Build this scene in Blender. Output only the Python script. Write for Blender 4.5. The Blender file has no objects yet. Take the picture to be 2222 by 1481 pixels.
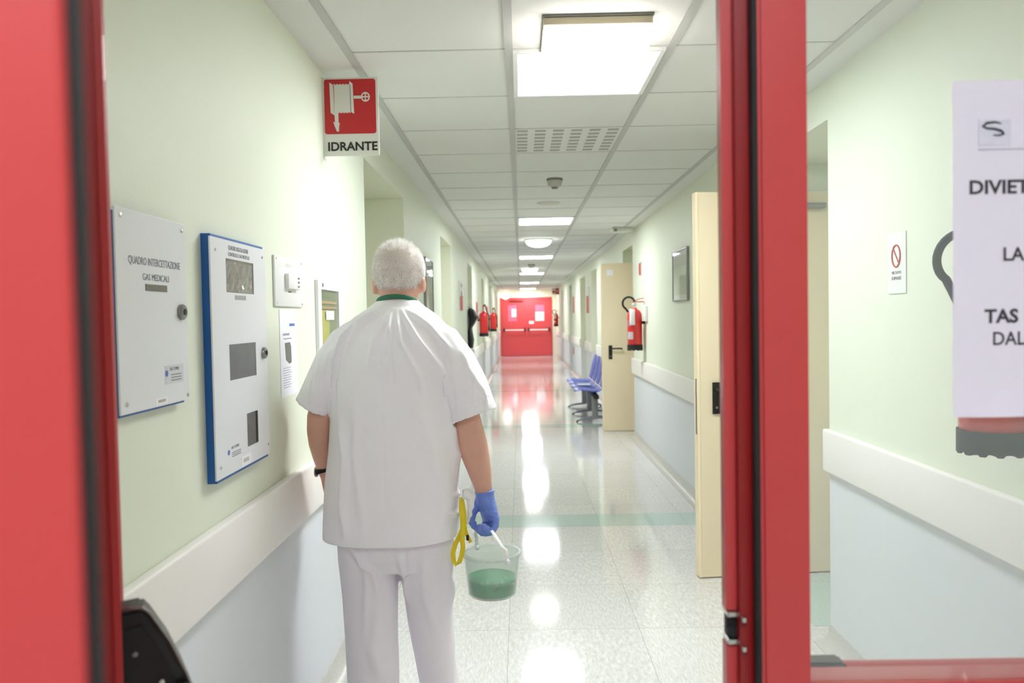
import bpy, bmesh, math, random
from mathutils import Vector, Matrix, noise
random.seed(7)
PI = math.pi
SC = bpy.context.scene
COL = SC.collection

# ------------------------------------------------------------------ camera
CAM_H = 1.43
cam_data = bpy.data.cameras.new('camera')
cam = bpy.data.objects.new('camera', cam_data)
COL.objects.link(cam)
SC.camera = cam
cam_data.sensor_width = 36.0
cam_data.lens = 28.0
cam_data.clip_start = 0.02
F = 1728.2
dY = Vector(((1130 - 1111) / F, -(687 - 740.5) / F, 1.0)).normalized()
up = Vector((-0.018, 1.0, 0.0)); up = (up - up.dot(dY) * dY).normalized()
dX = up.cross(dY)
R = Matrix(((dX[0], dX[1], -dX[2]), (dY[0], dY[1], -dY[2]), (up[0], up[1], -up[2])))
cam.matrix_world = Matrix.Translation((0, 0, CAM_H)) @ R.to_4x4()
cam_data.dof.use_dof = True
cam_data.dof.focus_distance = 2.6
cam_data.dof.aperture_fstop = 4.5

# ------------------------------------------------------------------ world, exposure
w = bpy.data.worlds.new('world'); SC.world = w
w.use_nodes = True
w.node_tree.nodes['Background'].inputs[0].default_value = (0.9, 0.95, 1, 1)
w.node_tree.nodes['Background'].inputs[1].default_value = 0.02
SC.view_settings.view_transform = 'Standard'
SC.view_settings.look = 'None'
SC.view_settings.gamma = 1.0
SC.view_settings.exposure = 1.95
SC.view_settings.use_curve_mapping = False
SC.cycles.use_denoising = True
SC.cycles.max_bounces = 12
SC.cycles.diffuse_bounces = 8
SC.cycles.transparent_max_bounces = 16
SC.cycles.caustics_reflective = False
SC.cycles.caustics_refractive = False
SC.cycles.sample_clamp_indirect = 6.0

PANEL_POWER = 11.0      # recessed panels down the corridor
DOME_POWER = 4.0
VESTIBULE_POWER = 10.0

# ------------------------------------------------------------------ materials
def lin(c):
    return tuple(((v / 12.92) if v <= 0.04045 else ((v + 0.055) / 1.055) ** 2.4) for v in c)
def rgb(r, g, b):
    return lin((r / 255, g / 255, b / 255)) + (1.0,)

def mat(name, col, rough=0.5, metal=0.0, spec=0.5, vary=0.0, vscale=8.0, bump=0.0, bscale=60.0, emit=None, estr=0.0, coat=0.0, sheen=0.0):
    m = bpy.data.materials.new(name); m.use_nodes = True
    nt = m.node_tree; b = nt.nodes['Principled BSDF']
    b.inputs['Base Color'].default_value = col
    b.inputs['Roughness'].default_value = rough
    b.inputs['Metallic'].default_value = metal
    b.inputs['Specular IOR Level'].default_value = spec
    b.inputs['Coat Weight'].default_value = coat
    b.inputs['Sheen Weight'].default_value = sheen
    if emit:
        b.inputs['Emission Color'].default_value = emit
        b.inputs['Emission Strength'].default_value = estr
    tc = nt.nodes.new('ShaderNodeTexCoord')
    if vary > 0:
        n = nt.nodes.new('ShaderNodeTexNoise'); n.inputs['Scale'].default_value = vscale
        n.inputs['Detail'].default_value = 4
        nt.links.new(tc.outputs['Object'], n.inputs['Vector'])
        mx = nt.nodes.new('ShaderNodeMix'); mx.data_type = 'RGBA'
        mx.inputs[6].default_value = tuple(v * (1 - vary) for v in col[:3]) + (1,)
        mx.inputs[7].default_value = tuple(min(1, v * (1 + vary)) for v in col[:3]) + (1,)
        nt.links.new(n.outputs['Fac'], mx.inputs[0])
        nt.links.new(mx.outputs[2], b.inputs['Base Color'])
    if bump > 0:
        n2 = nt.nodes.new('ShaderNodeTexNoise'); n2.inputs['Scale'].default_value = bscale
        n2.inputs['Detail'].default_value = 3
        nt.links.new(tc.outputs['Object'], n2.inputs['Vector'])
        bp = nt.nodes.new('ShaderNodeBump'); bp.inputs['Strength'].default_value = bump
        bp.inputs['Distance'].default_value = 0.002
        nt.links.new(n2.outputs['Fac'], bp.inputs['Height'])
        nt.links.new(bp.outputs['Normal'], b.inputs['Normal'])
    return m

def wall_mat():
    # two coats of paint: pale green above the guard rail, blue grey below it
    m = mat('wall_paint', rgb(216, 222, 200), 0.55, vary=0.0, bump=0.15, bscale=90)
    nt = m.node_tree; b = nt.nodes['Principled BSDF']
    tc = nt.nodes.new('ShaderNodeTexCoord'); sp = nt.nodes.new('ShaderNodeSeparateXYZ')
    nt.links.new(tc.outputs['Object'], sp.inputs[0])
    gt = nt.nodes.new('ShaderNodeMath'); gt.operation = 'GREATER_THAN'; gt.inputs[1].default_value = 0.765
    nt.links.new(sp.outputs['Z'], gt.inputs[0])
    mx = nt.nodes.new('ShaderNodeMix'); mx.data_type = 'RGBA'
    mx.inputs[6].default_value = rgb(216, 219, 224)
    mx.inputs[7].default_value = rgb(224, 229, 211)
    nt.links.new(gt.outputs[0], mx.inputs[0])
    nt.links.new(mx.outputs[2], b.inputs['Base Color'])
    return m

def floor_mat():
    m = bpy.data.materials.new('vinyl_tile_floor'); m.use_nodes = True
    nt = m.node_tree; N = nt.nodes; L = nt.links; b = N['Principled BSDF']
    tc = N.new('ShaderNodeTexCoord'); sp = N.new('ShaderNodeSeparateXYZ')
    L.new(tc.outputs['Object'], sp.inputs[0])
    def math_(op, a, bb=None, c=None):
        n = N.new('ShaderNodeMath'); n.operation = op
        for i, v in enumerate((a, bb, c)):
            if v is None: continue
            if isinstance(v, (int, float)): n.inputs[i].default_value = v
            else: L.new(v, n.inputs[i])
        return n.outputs[0]
    X, Y = sp.outputs['X'], sp.outputs['Y']
    # tile grid 0.6 m: seams at X = -0.03 + 0.6 k, Y = 3.6 + 0.6 k
    ux = math_('DIVIDE', math_('ADD', X, 0.03 + 6.0), 0.595)
    uy = math_('DIVIDE', math_('ADD', Y, 6.0), 0.6)
    fx = math_('FRACT', ux); fy = math_('FRACT', uy)
    ex = math_('ABSOLUTE', math_('SUBTRACT', fx, 0.5)); ey = math_('ABSOLUTE', math_('SUBTRACT', fy, 0.5))
    seam = math_('GREATER_THAN', math_('MAXIMUM', ex, ey), 0.4965)
    chk = math_('MODULO', math_('ADD', math_('FLOOR', ux), math_('FLOOR', uy)), 2.0)
    # streaks of the marbling run one way in one tile and the other way in the next
    def streak(ax, ay, rot):
        mp = N.new('ShaderNodeMapping'); mp.inputs['Scale'].default_value = (ax, ay, 1); mp.inputs['Rotation'].default_value = (0, 0, rot)
        L.new(tc.outputs['Object'], mp.inputs['Vector'])
        n = N.new('ShaderNodeTexNoise'); n.inputs['Scale'].default_value = 1.0; n.inputs['Detail'].default_value = 5; n.inputs['Roughness'].default_value = 0.65
        L.new(mp.outputs[0], n.inputs['Vector']); return n.outputs['Fac']
    s1 = streak(140, 22, 0.5); s2 = streak(60, 24, 1.35)
    mixs = N.new('ShaderNodeMix'); L.new(chk, mixs.inputs[0]); L.new(s1, mixs.inputs[2]); L.new(s2, mixs.inputs[3])
    cr = N.new('ShaderNodeValToRGB'); L.new(mixs.outputs[0], cr.inputs[0])
    e = cr.color_ramp.elements
    e[0].position = 0.30; e[0].color = rgb(203, 201, 197)
    e[1].position = 0.52; e[1].color = rgb(222, 221, 218)
    e2 = e.new(0.72); e2.color = rgb(240, 240, 238)
    # per-tile tint
    wn = N.new('ShaderNodeTexWhiteNoise'); wn.noise_dimensions = '2D'
    cb = N.new('ShaderNodeCombineXYZ'); L.new(math_('FLOOR', ux), cb.inputs[0]); L.new(math_('FLOOR', uy), cb.inputs[1])
    L.new(cb.outputs[0], wn.inputs['Vector'])
    tint = math_('ADD', math_('MULTIPLY', wn.outputs['Value'], 0.07), 0.95)
    mt = N.new('ShaderNodeMix'); mt.data_type = 'RGBA'; mt.blend_type = 'MULTIPLY'; mt.inputs[0].default_value = 1
    cbt = N.new('ShaderNodeCombineColor')
    for i in range(3): L.new(tint, cbt.inputs[i])
    L.new(cr.outputs[0], mt.inputs[6]); L.new(cbt.outputs[0], mt.inputs[7])
    # teal bands set across the floor
    def band(c, h, axis=Y): return math_('LESS_THAN', math_('ABSOLUTE', math_('SUBTRACT', axis, c)), h)
    bands = math_('MAXIMUM', math_('MAXIMUM', band(5.54, 0.17), band(10.35, 0.17)), band(15.3, 0.17))
    rec = math_('MULTIPLY', band(3.95, 0.36), math_('GREATER_THAN', X, 1.31))
    bands = math_('MAXIMUM', bands, rec)
    teal = N.new('ShaderNodeMix'); teal.data_type = 'RGBA'; teal.blend_type = 'MIX'
    L.new(math_('MULTIPLY', bands, 0.68), teal.inputs[0]); L.new(mt.outputs[2], teal.inputs[6]); teal.inputs[7].default_value = rgb(172, 204, 194)
    sm = N.new('ShaderNodeMix'); sm.data_type = 'RGBA'
    L.new(math_('MULTIPLY', seam, 0.35), sm.inputs[0]); L.new(teal.outputs[2], sm.inputs[6]); sm.inputs[7].default_value = rgb(110, 110, 105)
    L.new(sm.outputs[2], b.inputs['Base Color'])
    b.inputs['Roughness'].default_value = 0.085
    b.inputs['Specular IOR Level'].default_value = 0.62
    bn = N.new('ShaderNodeTexNoise'); bn.inputs['Scale'].default_value = 7; bn.inputs['Detail'].default_value = 3
    L.new(tc.outputs['Object'], bn.inputs['Vector'])
    bp = N.new('ShaderNodeBump'); bp.inputs['Strength'].default_value = 0.05; bp.inputs['Distance'].default_value = 0.004
    L.new(bn.outputs['Fac'], bp.inputs['Height']); L.new(bp.outputs['Normal'], b.inputs['Normal'])
    return m

def schlick(nt, f0):
    # same reflectance seen from either side of a thin wall
    lw = nt.nodes.new('ShaderNodeLayerWeight'); lw.inputs[0].default_value = 0.5
    p = nt.nodes.new('ShaderNodeMath'); p.operation = 'POWER'; p.inputs[1].default_value = 5
    nt.links.new(lw.outputs['Facing'], p.inputs[0])
    m = nt.nodes.new('ShaderNodeMath'); m.operation = 'MULTIPLY_ADD'; m.inputs[1].default_value = 1 - f0; m.inputs[2].default_value = f0
    nt.links.new(p.outputs[0], m.inputs[0]); return m

def glass_mat(name, tint=(0.97, 0.985, 0.975, 1), gloss=0.02, haze=0.0, ior=1.5):
    m = bpy.data.materials.new(name); m.use_nodes = True
    nt = m.node_tree; N = nt.nodes; L = nt.links; N.clear()
    out = N.new('ShaderNodeOutputMaterial'); tr = N.new('ShaderNodeBsdfTransparent'); gl = N.new('ShaderNodeBsdfGlossy')
    tr.inputs[0].default_value = tint; gl.inputs['Roughness'].default_value = gloss
    fr = schlick(nt, ((ior - 1) / (ior + 1)) ** 2)
    mx = N.new('ShaderNodeMixShader'); L.new(fr.outputs[0], mx.inputs[0]); L.new(tr.outputs[0], mx.inputs[1]); L.new(gl.outputs[0], mx.inputs[2])
    last = mx
    if haze > 0:
        df = N.new('ShaderNodeBsdfDiffuse'); df.inputs[0].default_value = (0.9, 0.92, 0.92, 1)
        m2 = N.new('ShaderNodeMixShader'); m2.inputs[0].default_value = haze
        L.new(mx.outputs[0], m2.inputs[1]); L.new(df.outputs[0], m2.inputs[2]); last = m2
    L.new(last.outputs[0], out.inputs[0])
    return m

def emit_mat(name, col, s):
    m = bpy.data.materials.new(name); m.use_nodes = True
    nt = m.node_tree; nt.nodes.clear()
    o = nt.nodes.new('ShaderNodeOutputMaterial'); e = nt.nodes.new('ShaderNodeEmission')
    e.inputs[0].default_value = col; e.inputs[1].default_value = s
    nt.links.new(e.outputs[0], o.inputs[0]); return m

M = dict(
    wall=wall_mat(), floor=floor_mat(),
    ceiling=mat('ceiling_tile', rgb(219, 219, 216), 0.8, vary=0.02, vscale=3, bump=0.3, bscale=250),
    bar=mat('ceiling_bar_paint', rgb(186, 186, 184), 0.6),
    rail=mat('cream_guard_rail', rgb(238, 234, 230), 0.45, vary=0.02, vscale=4),
    skirt=mat('coved_skirting', rgb(196, 194, 188), 0.3, vary=0.12, vscale=60),
    red=mat('red_gloss_paint', rgb(188, 54, 56), 0.42, vary=0.04, vscale=12, bump=0.05, bscale=200, coat=0.3),
    redfar=mat('red_door_paint', rgb(216, 78, 82), 0.4, vary=0.03, vscale=3),
    rubber=mat('black_rubber', rgb(24, 21, 21), 0.75, vary=0.1, vscale=30),
    black=mat('black_plastic', rgb(20, 20, 21), 0.28, bump=0.05, bscale=300, vary=0.1),
    blackm=mat('matt_black', rgb(24, 24, 26), 0.6, vary=0.2, vscale=15),
    chrome=mat('chrome', rgb(205, 205, 200), 0.22, metal=1.0, vary=0.03),
    steel=mat('brushed_steel', rgb(150, 150, 150), 0.35, metal=1.0, vary=0.05),
    glass=glass_mat('clear_glass', haze=0.07),
    glassleaf=glass_mat('reflection_brown_glass', tint=(0.62, 0.40, 0.36, 1), gloss=0.10, haze=0.02),  # brown tint stands in for the red reflection along the pane
    paper=mat('white_paper', rgb(246, 238, 250), 0.8, vary=0.01, vscale=5),
    paper2=mat('plain_paper', rgb(236, 236, 240), 0.8, vary=0.01, vscale=5),
    ink=mat('dark_ink', rgb(52, 48, 54), 0.8, vary=0.05),
    inkgrey=mat('grey_ink', rgb(120, 124, 132), 0.8, vary=0.05),
    inkblue=mat('blue_ink', rgb(90, 120, 190), 0.8, vary=0.05),
    metalwhite=mat('light_grey_enamel', rgb(224, 225, 228), 0.35, vary=0.015, vscale=5),
    blue=mat('blue_enamel', rgb(28, 92, 165), 0.35, vary=0.05, vscale=8),
    window=mat('dark_window', rgb(98, 98, 98), 0.15, vary=0.15, vscale=14),
    windowb=mat('brown_window', rgb(104, 92, 86), 0.12, vary=0.3, vscale=9),
    signred=mat('sign_red', rgb(186, 36, 42), 0.45, vary=0.03),
    signwhite=mat('sign_white', rgb(214, 214, 208), 0.45, vary=0.02),
    signtext=mat('sign_black', rgb(30, 30, 30), 0.5, vary=0.05),
    cream=mat('cream_door_laminate', rgb(230, 215, 184), 0.4, vary=0.02, vscale=2),
    creamedge=mat('cream_door_edge', rgb(240, 224, 190), 0.4, vary=0.02, vscale=2),
    extred=mat('extinguisher_red', rgb(205, 30, 30), 0.25, vary=0.03, coat=0.4),
    white=mat('white_plastic', rgb(232, 232, 230), 0.4, vary=0.01),
    grey=mat('grey_plastic', rgb(120, 120, 116), 0.5, vary=0.05),
    slot=mat('grille_slot', rgb(168, 167, 160), 0.8, vary=0.05),
    bluechair=mat('blue_chair_plastic', rgb(70, 92, 205), 0.35, vary=0.04, vscale=6),
    cloth=mat('white_cotton', rgb(243, 241, 245), 0.85, vary=0.015, vscale=30, bump=0.25, bscale=700, sheen=0.15),
    clothp=mat('white_twill', rgb(235, 230, 237), 0.85, vary=0.02, vscale=20, bump=0.25, bscale=600, sheen=0.15),
    skin=mat('skin', rgb(212, 164, 144), 0.5, vary=0.10, vscale=22, bump=0.2, bscale=160),
    hair=mat('white_hair', rgb(252, 250, 247), 0.6, vary=0.10, vscale=45), scalp=mat('thin_hair_over_scalp', rgb(240, 230, 224), 0.7, vary=0.08, vscale=40),
    glove=mat('blue_nitrile', rgb(112, 138, 216), 0.4, vary=0.06, vscale=40, bump=0.5, bscale=120),
    lany=mat('green_ribbon', rgb(30, 110, 80), 0.6, vary=0.1, vscale=60),
    yellow=mat('yellow_ribbon', rgb(222, 200, 30), 0.5, vary=0.08, vscale=40),
    green=mat('green_fluid', rgb(60, 160, 115), 0.3, vary=0.15, vscale=18),
    palegreen=mat('pale_green_plastic', rgb(165, 220, 195), 0.35, vary=0.1, vscale=25),
    darkgreen=mat('dark_green_plastic', rgb(40, 100, 75), 0.35, vary=0.1, vscale=25),
    shoe=mat('white_shoe', rgb(225, 225, 225), 0.5, vary=0.02),
    eye=mat('eye_white', rgb(235, 232, 228), 0.2, vary=0.01), iris=mat('iris', rgb(80, 100, 120), 0.2, vary=0.1),
    lip=mat('lip', rgb(170, 105, 98), 0.5, vary=0.05),
    panel=emit_mat('panel_diffuser', (0.90, 0.95, 1.0, 1), PANEL_POWER),
    dome=emit_mat('dome_glow', (1.0, 0.98, 0.92, 1), DOME_POWER),
    vest=emit_mat('vestibule_panel', (0.86, 0.93, 1.0, 1), VESTIBULE_POWER),
)
# translucent tub plastic
def tub_mat():
    m = bpy.data.materials.new('frosted_tub'); m.use_nodes = True
    nt = m.node_tree; N = nt.nodes; L = nt.links; N.clear()
    out = N.new('ShaderNodeOutputMaterial'); tr = N.new('ShaderNodeBsdfTransparent'); tr.inputs[0].default_value = (0.93, 0.96, 0.94, 1)
    df = N.new('ShaderNodeBsdfDiffuse'); df.inputs[0].default_value = (0.88, 0.9, 0.89, 1)
    tl = N.new('ShaderNodeBsdfTranslucent'); tl.inputs[0].default_value = (0.9, 0.92, 0.9, 1)
    gl = N.new('ShaderNodeBsdfGlossy'); gl.inputs['Roughness'].default_value = 0.15
    a = N.new('ShaderNodeMixShader'); a.inputs[0].default_value = 0.5; L.new(df.outputs[0], a.inputs[1]); L.new(tl.outputs[0], a.inputs[2])
    b = N.new('ShaderNodeMixShader'); b.inputs[0].default_value = 0.25; L.new(tr.outputs[0], b.inputs[1]); L.new(a.outputs[0], b.inputs[2])
    c = N.new('ShaderNodeMixShader'); fr = schlick(nt, 0.04); L.new(fr.outputs[0], c.inputs[0]); L.new(b.outputs[0], c.inputs[1]); L.new(gl.outputs[0], c.inputs[2])
    L.new(c.outputs[0], out.inputs[0]); return m
M['tub'] = tub_mat()

def liquid_mat():
    m = bpy.data.materials.new('green_liquid'); m.use_nodes = True
    nt = m.node_tree; N = nt.nodes; L = nt.links; N.clear()
    out = N.new('ShaderNodeOutputMaterial'); tr = N.new('ShaderNodeBsdfTransparent'); tr.inputs[0].default_value = (0.40, 0.80, 0.60, 1)
    df = N.new('ShaderNodeBsdfDiffuse'); df.inputs[0].default_value = rgb(28, 148, 90)
    b = N.new('ShaderNodeMixShader'); b.inputs[0].default_value = 0.55; L.new(tr.outputs[0], b.inputs[1]); L.new(df.outputs[0], b.inputs[2])
    L.new(b.outputs[0], out.inputs[0]); return m
M['liquid'] = liquid_mat()

# ------------------------------------------------------------------ mesh helpers
class MB:
    def __init__(s, off=(0, 0, 0)):
        s.bm = bmesh.new(); s.off = Vector(off)
    def box(s, x0, x1, y0, y1, z0, z1, bev=0.0, seg=2, mtx=None):
        b = bmesh.new()
        bmesh.ops.create_cube(b, size=1.0)
        for v in b.verts:
            v.co = Vector(((x0 + x1) / 2 + v.co.x * (x1 - x0), (y0 + y1) / 2 + v.co.y * (y1 - y0), (z0 + z1) / 2 + v.co.z * (z1 - z0)))
        if bev > 0:
            bmesh.ops.bevel(b, geom=list(b.edges), offset=bev, segments=seg, affect='EDGES', profile=0.5)
        if mtx: b.transform(mtx)
        s._add(b); return s
    def _add(s, b):
        me = bpy.data.meshes.new('t'); b.to_mesh(me); b.free(); s.bm.from_mesh(me); bpy.data.meshes.remove(me)
    def lathe(s, prof, c=(0, 0, 0), axis='Z', seg=32, mtx=None):
        # prof: list of (r, h)
        b = bmesh.new(); rings = []
        for r, h in prof:
            ring = []
            for i in range(seg):
                a = 2 * PI * i / seg
                p = Vector((r * math.cos(a), r * math.sin(a), h))
                if axis == 'X': p = Vector((p.z, p.x, p.y))
                if axis == 'Y': p = Vector((p.x, p.z, -p.y))
                ring.append(b.verts.new(p + Vector(c)))
            rings.append(ring)
        for k in range(len(rings) - 1):
            for i in range(seg):
                j = (i + 1) % seg
                b.faces.new((rings[k][i], rings[k][j], rings[k + 1][j], rings[k + 1][i]))
        b.faces.new(rings[0][::-1]); b.faces.new(rings[-1])
        if mtx: b.transform(mtx)
        s._add(b); return s
    def tube(s, pts, radii, seg=12, flat=None, closed=False):
        # swept tube; radii scalar / list / list of (ra, rb); flat: preferred side axis
        pts = [Vector(p) for p in pts]; n = len(pts)
        if not isinstance(radii, (list, tuple)): radii = [radii] * n
        b = bmesh.new(); rings = []; prev = Vector(flat).normalized() if flat else None
        for k in range(n):
            if closed: t = (pts[(k + 1) % n] - pts[k - 1]).normalized()
            else: t = (pts[min(k + 1, n - 1)] - pts[max(k - 1, 0)]).normalized()
            if prev is None:
                prev = Vector((0, 0, 1)) if abs(t.z) < 0.9 else Vector((1, 0, 0))
            base = Vector(flat).normalized() if flat else prev
            a = (base - base.dot(t) * t)
            if a.length < 1e-4: a = t.orthogonal()
            a.normalize(); c = t.cross(a); prev = a
            ra, rb = radii[k] if isinstance(radii[k], (list, tuple)) else (radii[k], radii[k])
            rings.append([b.verts.new(pts[k] + a * ra * math.cos(2 * PI * i / seg) + c * rb * math.sin(2 * PI * i / seg)) for i in range(seg)])
        for k in range(n if closed else n - 1):
            for i in range(seg):
                j = (i + 1) % seg; r0, r1 = rings[k], rings[(k + 1) % n]
                b.faces.new((r0[i], r0[j], r1[j], r1[i]))
        if not closed:
            b.faces.new(rings[0][::-1]); b.faces.new(rings[-1])
        s._add(b); return s
    def rings(s, rl, seg=32):
        # rl: list of (centre, axis_a, axis_b, ra, rb [, power])
        b = bmesh.new(); rr = []
        for r in rl:
            c, a, bb, ra, rb = [Vector(q) if i < 3 else q for i, q in enumerate(r[:5])]
            p = r[5] if len(r) > 5 else 2.0
            ring = []
            for i in range(seg):
                t = 2 * PI * i / seg; ct, st = math.cos(t), math.sin(t)
                ring.append(b.verts.new(c + a * ra * math.copysign(abs(ct) ** (2 / p), ct) + bb * rb * math.copysign(abs(st) ** (2 / p), st)))
            rr.append(ring)
        for k in range(len(rr) - 1):
            for i in range(seg):
                j = (i + 1) % seg
                b.faces.new((rr[k][i], rr[k][j], rr[k + 1][j], rr[k + 1][i]))
        b.faces.new(rr[0][::-1]); b.faces.new(rr[-1])
        s._add(b); return s
    def sphere(s, c, r, seg=20, scale=(1, 1, 1), mtx=None):
        b = bmesh.new(); bmesh.ops.create_uvsphere(b, u_segments=seg, v_segments=max(8, seg // 2 + 2), radius=r)
        for v in b.verts: v.co = Vector((v.co.x * scale[0], v.co.y * scale[1], v.co.z * scale[2]))
        if mtx: b.transform(mtx)
        for v in b.verts: v.co += Vector(c)
        s._add(b); return s
    def prism(s, poly, o, ax, ay, depth, bev=0.0):
        # poly in 2D on plane o + ax*u + ay*v, thickness along ax x ay * depth
        o, ax, ay = Vector(o), Vector(ax), Vector(ay); n = ax.cross(ay).normalized() * depth
        b = bmesh.new()
        lo = [b.verts.new(o + ax * u + ay * v) for u, v in poly]
        hi = [b.verts.new(o + ax * u + ay * v + n) for u, v in poly]
        b.faces.new(lo[::-1]); top = b.faces.new(hi)
        k = len(poly)
        for i in range(k):
            j = (i + 1) % k
            b.faces.new((lo[i], lo[j], hi[j], hi[i]))
        bmesh.ops.recalc_face_normals(b, faces=b.faces)
        if bev > 0:
            bmesh.ops.bevel(b, geom=[e for e in b.edges], offset=bev, segments=2, affect='EDGES')
        s._add(b); return s
    def build(s, name, m, parent=None, smooth=False, kind=None, normals=True):
        if normals: bmesh.ops.recalc_face_normals(s.bm, faces=s.bm.faces)
        for v in s.bm.verts: v.co -= s.off
        me = bpy.data.meshes.new(name); s.bm.to_mesh(me); s.bm.free()
        for mm in (m if isinstance(m, list) else [m]): me.materials.append(mm)
        if smooth:
            for p in me.polygons: p.use_smooth = True
            if smooth != 'all':
                try: me.set_sharp_from_angle(angle=math.radians(smooth if not isinstance(smooth, bool) else 40))
                except Exception: pass
        o = bpy.data.objects.new(name, me); COL.objects.link(o)
        if parent: o.parent = parent
        else: o.location = s.off
        if kind: o['kind'] = kind
        return o

def tag(o, label, cat=None, group=None, kind=None):
    o['label'] = label
    if cat: o['category'] = cat
    if group: o['group'] = group
    if kind: o['kind'] = kind
    return o
def empty(name, loc, label=None, cat=None, group=None, rz=0, kind=None):
    o = bpy.data.objects.new(name, None); COL.objects.link(o)
    o.location = loc; o.rotation_euler = (0, 0, rz)
    if label: tag(o, label, cat, group)
    if kind: o['kind'] = kind
    return o
def struct(o, label=None):
    o['kind'] = 'structure'
    if label: o['label'] = label
    return o
def copy_tree(o, parent=None):
    c = o.copy(); COL.objects.link(c)
    if parent: c.parent = parent
    for ch in list(o.children): copy_tree(ch, c)
    return c
def rename_tree(o): pass

def text(name, body, size, m, o, ax, ay, parent=None, off=(0, 0, 0), align='LEFT', depth=0.0006, bold=0.0, squeeze=1.0, width=None):
    cu = bpy.data.curves.new(name, 'FONT'); cu.body = body; cu.size = size; cu.align_x = align
    cu.extrude = depth; cu.offset = bold; cu.space_character = 1.0; cu.resolution_u = 3
    t = bpy.data.objects.new(name, cu); COL.objects.link(t)
    dg = bpy.context.evaluated_depsgraph_get()
    me = bpy.data.meshes.new_from_object(t.evaluated_get(dg))
    bpy.data.objects.remove(t); bpy.data.curves.remove(cu)
    ax, ay = Vector(ax), Vector(ay); n = ax.cross(ay)
    if width:
        xs = [v.co.x for v in me.vertices]; wd = max(xs) - min(xs); squeeze = width / wd
    for v in me.vertices:
        v.co = Vector(o) + ax * v.co.x * squeeze + ay * v.co.y + n * v.co.z - Vector(off)
    me.materials.clear(); me.materials.append(m)
    ob = bpy.data.objects.new(name, me); COL.objects.link(ob)
    if parent: ob.parent = parent
    else: ob.location = off
    return ob

def voxelise(mb, size, smooth_iter=3):
    """fuse overlapping closed shapes into one continuous skin"""
    bmesh.ops.recalc_face_normals(mb.bm, faces=mb.bm.faces)
    me = bpy.data.meshes.new('v'); mb.bm.to_mesh(me); mb.bm.free()
    o = bpy.data.objects.new('v', me); COL.objects.link(o)
    md = o.modifiers.new('r', 'REMESH'); md.mode = 'VOXEL'; md.voxel_size = size; md.adaptivity = 0
    if smooth_iter:
        ms = o.modifiers.new('s', 'SMOOTH'); ms.factor = 0.5; ms.iterations = smooth_iter
    dg = bpy.context.evaluated_depsgraph_get()
    res = bpy.data.meshes.new_from_object(o.evaluated_get(dg))
    bpy.data.objects.remove(o); bpy.data.meshes.remove(me)
    nb = MB(); nb.bm.from_mesh(res); bpy.data.meshes.remove(res)
    return nb

# ================================================================== THE ROOM
XL, XR, CZ = -0.777, 1.32, 2.42
YA, YF = 1.07, 29.0       # corridor from the near door frame to the far door wall
LREC = [(4.02, 5.39), (7.83, 9.02), (11.76, 12.81), (15.9, 17.0), (19.9, 21.0), (23.8, 24.9)]
RREC = [(3.43, 4.45), (9.36, 10.25), (13.8, 14.88), (16.2, 17.6), (20.5, 21.6), (24.8, 25.9)]
RT = 2.245                # top of the recesses

struct(MB().box(-2.4, 3.0, -3.0, YF + 0.3, -0.1, 0).build('floor', M['floor']), 'glossy speckled pale vinyl tile floor with teal bands')

def side_wall(name, X, sgn, recs, depth):
    outer = X + sgn * (depth + 0.25)
    xs = sorted((X, outer)); mb = MB(); y = YA
    for a, b in recs + [(YF, YF)]:
        mb.box(xs[0], xs[1], y, a, 0, CZ)
        if b > a:
            mb.box(xs[0], xs[1], a, b, RT, CZ)
            bx = sorted((X + sgn * depth, outer)); mb.box(bx[0], bx[1], a, b, 0, RT)
        y = b
    o = mb.build(name, M['wall'])
    return struct(o, 'corridor side wall, pale green paint above a cream rail and blue grey below')
side_wall('wall_left', XL, -1, LREC, 0.45)
side_wall('wall_right', XR, 1, RREC, 0.50)

# ceiling: tiles, with the steel bars standing slightly proud
struct(MB().box(XL - 0.8, XR + 0.85, YA, YF + 0.3, CZ, CZ + 0.1).build('ceiling', M['ceiling']), 'suspended ceiling of white tiles')
TY0, TP = 2.975, 0.625
bars = MB(); cross = MB()
BX = [-0.622, -0.027, 0.573, 1.188]
for i, x in enumerate(BX):
    bars.box(x - 0.015, x + 0.015, YA, YF, CZ - 0.006, CZ + 0.004)
k = -3
while TY0 + k * TP < YF - 0.1:
    y = TY0 + k * TP
    if y > YA + 0.02:
        cross.box(BX[0], BX[-1], y - 0.004, y + 0.004, CZ - 0.003, CZ + 0.004)
    k += 1
struct(bars.build('trim_1', M['bar']), 'grey bars running along the ceiling tiles')
struct(cross.build('trim_40', mat('cross_bar_paint', rgb(197, 197, 195), 0.6, vary=0.02)), 'thin cross bars between the ceiling tiles')

# far wall with opening for the red double door
fw = MB()
DX0, DX1, DH = -0.74, 1.14, 2.13
fw.box(XL - 0.6, DX0, YF, YF + 0.25, 0, CZ); fw.box(DX1, XR + 0.6, YF, YF + 0.25, 0, CZ); fw.box(DX0, DX1, YF, YF + 0.25, DH, CZ)
struct(fw.build('wall_far', mat('cream_far_wall', rgb(232, 230, 205), 0.6, vary=0.01)), 'cream end wall around the far red doors')

# bumper rails, one per stretch of wall
n = 2
def rails(X, sgn, recs):
    global n
    y = YA
    for a, b in recs + [(YF, YF)]:
        if a - y > 0.3:
            x0, x1 = sorted((X, X - sgn * 0.03))
            r = MB().box(x0, x1, y + (0.0 if y == YA else -0.004), a + (0.004 if b > a else 0), 0.745, 0.925, bev=0.008, seg=3)
            struct(r.build('trim_%d' % n, M['rail'], smooth=True), 'cream bumper rail along the wall'); n += 1
        y = b
rails(XL, -1, LREC); rails(XR, 1, RREC)

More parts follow.
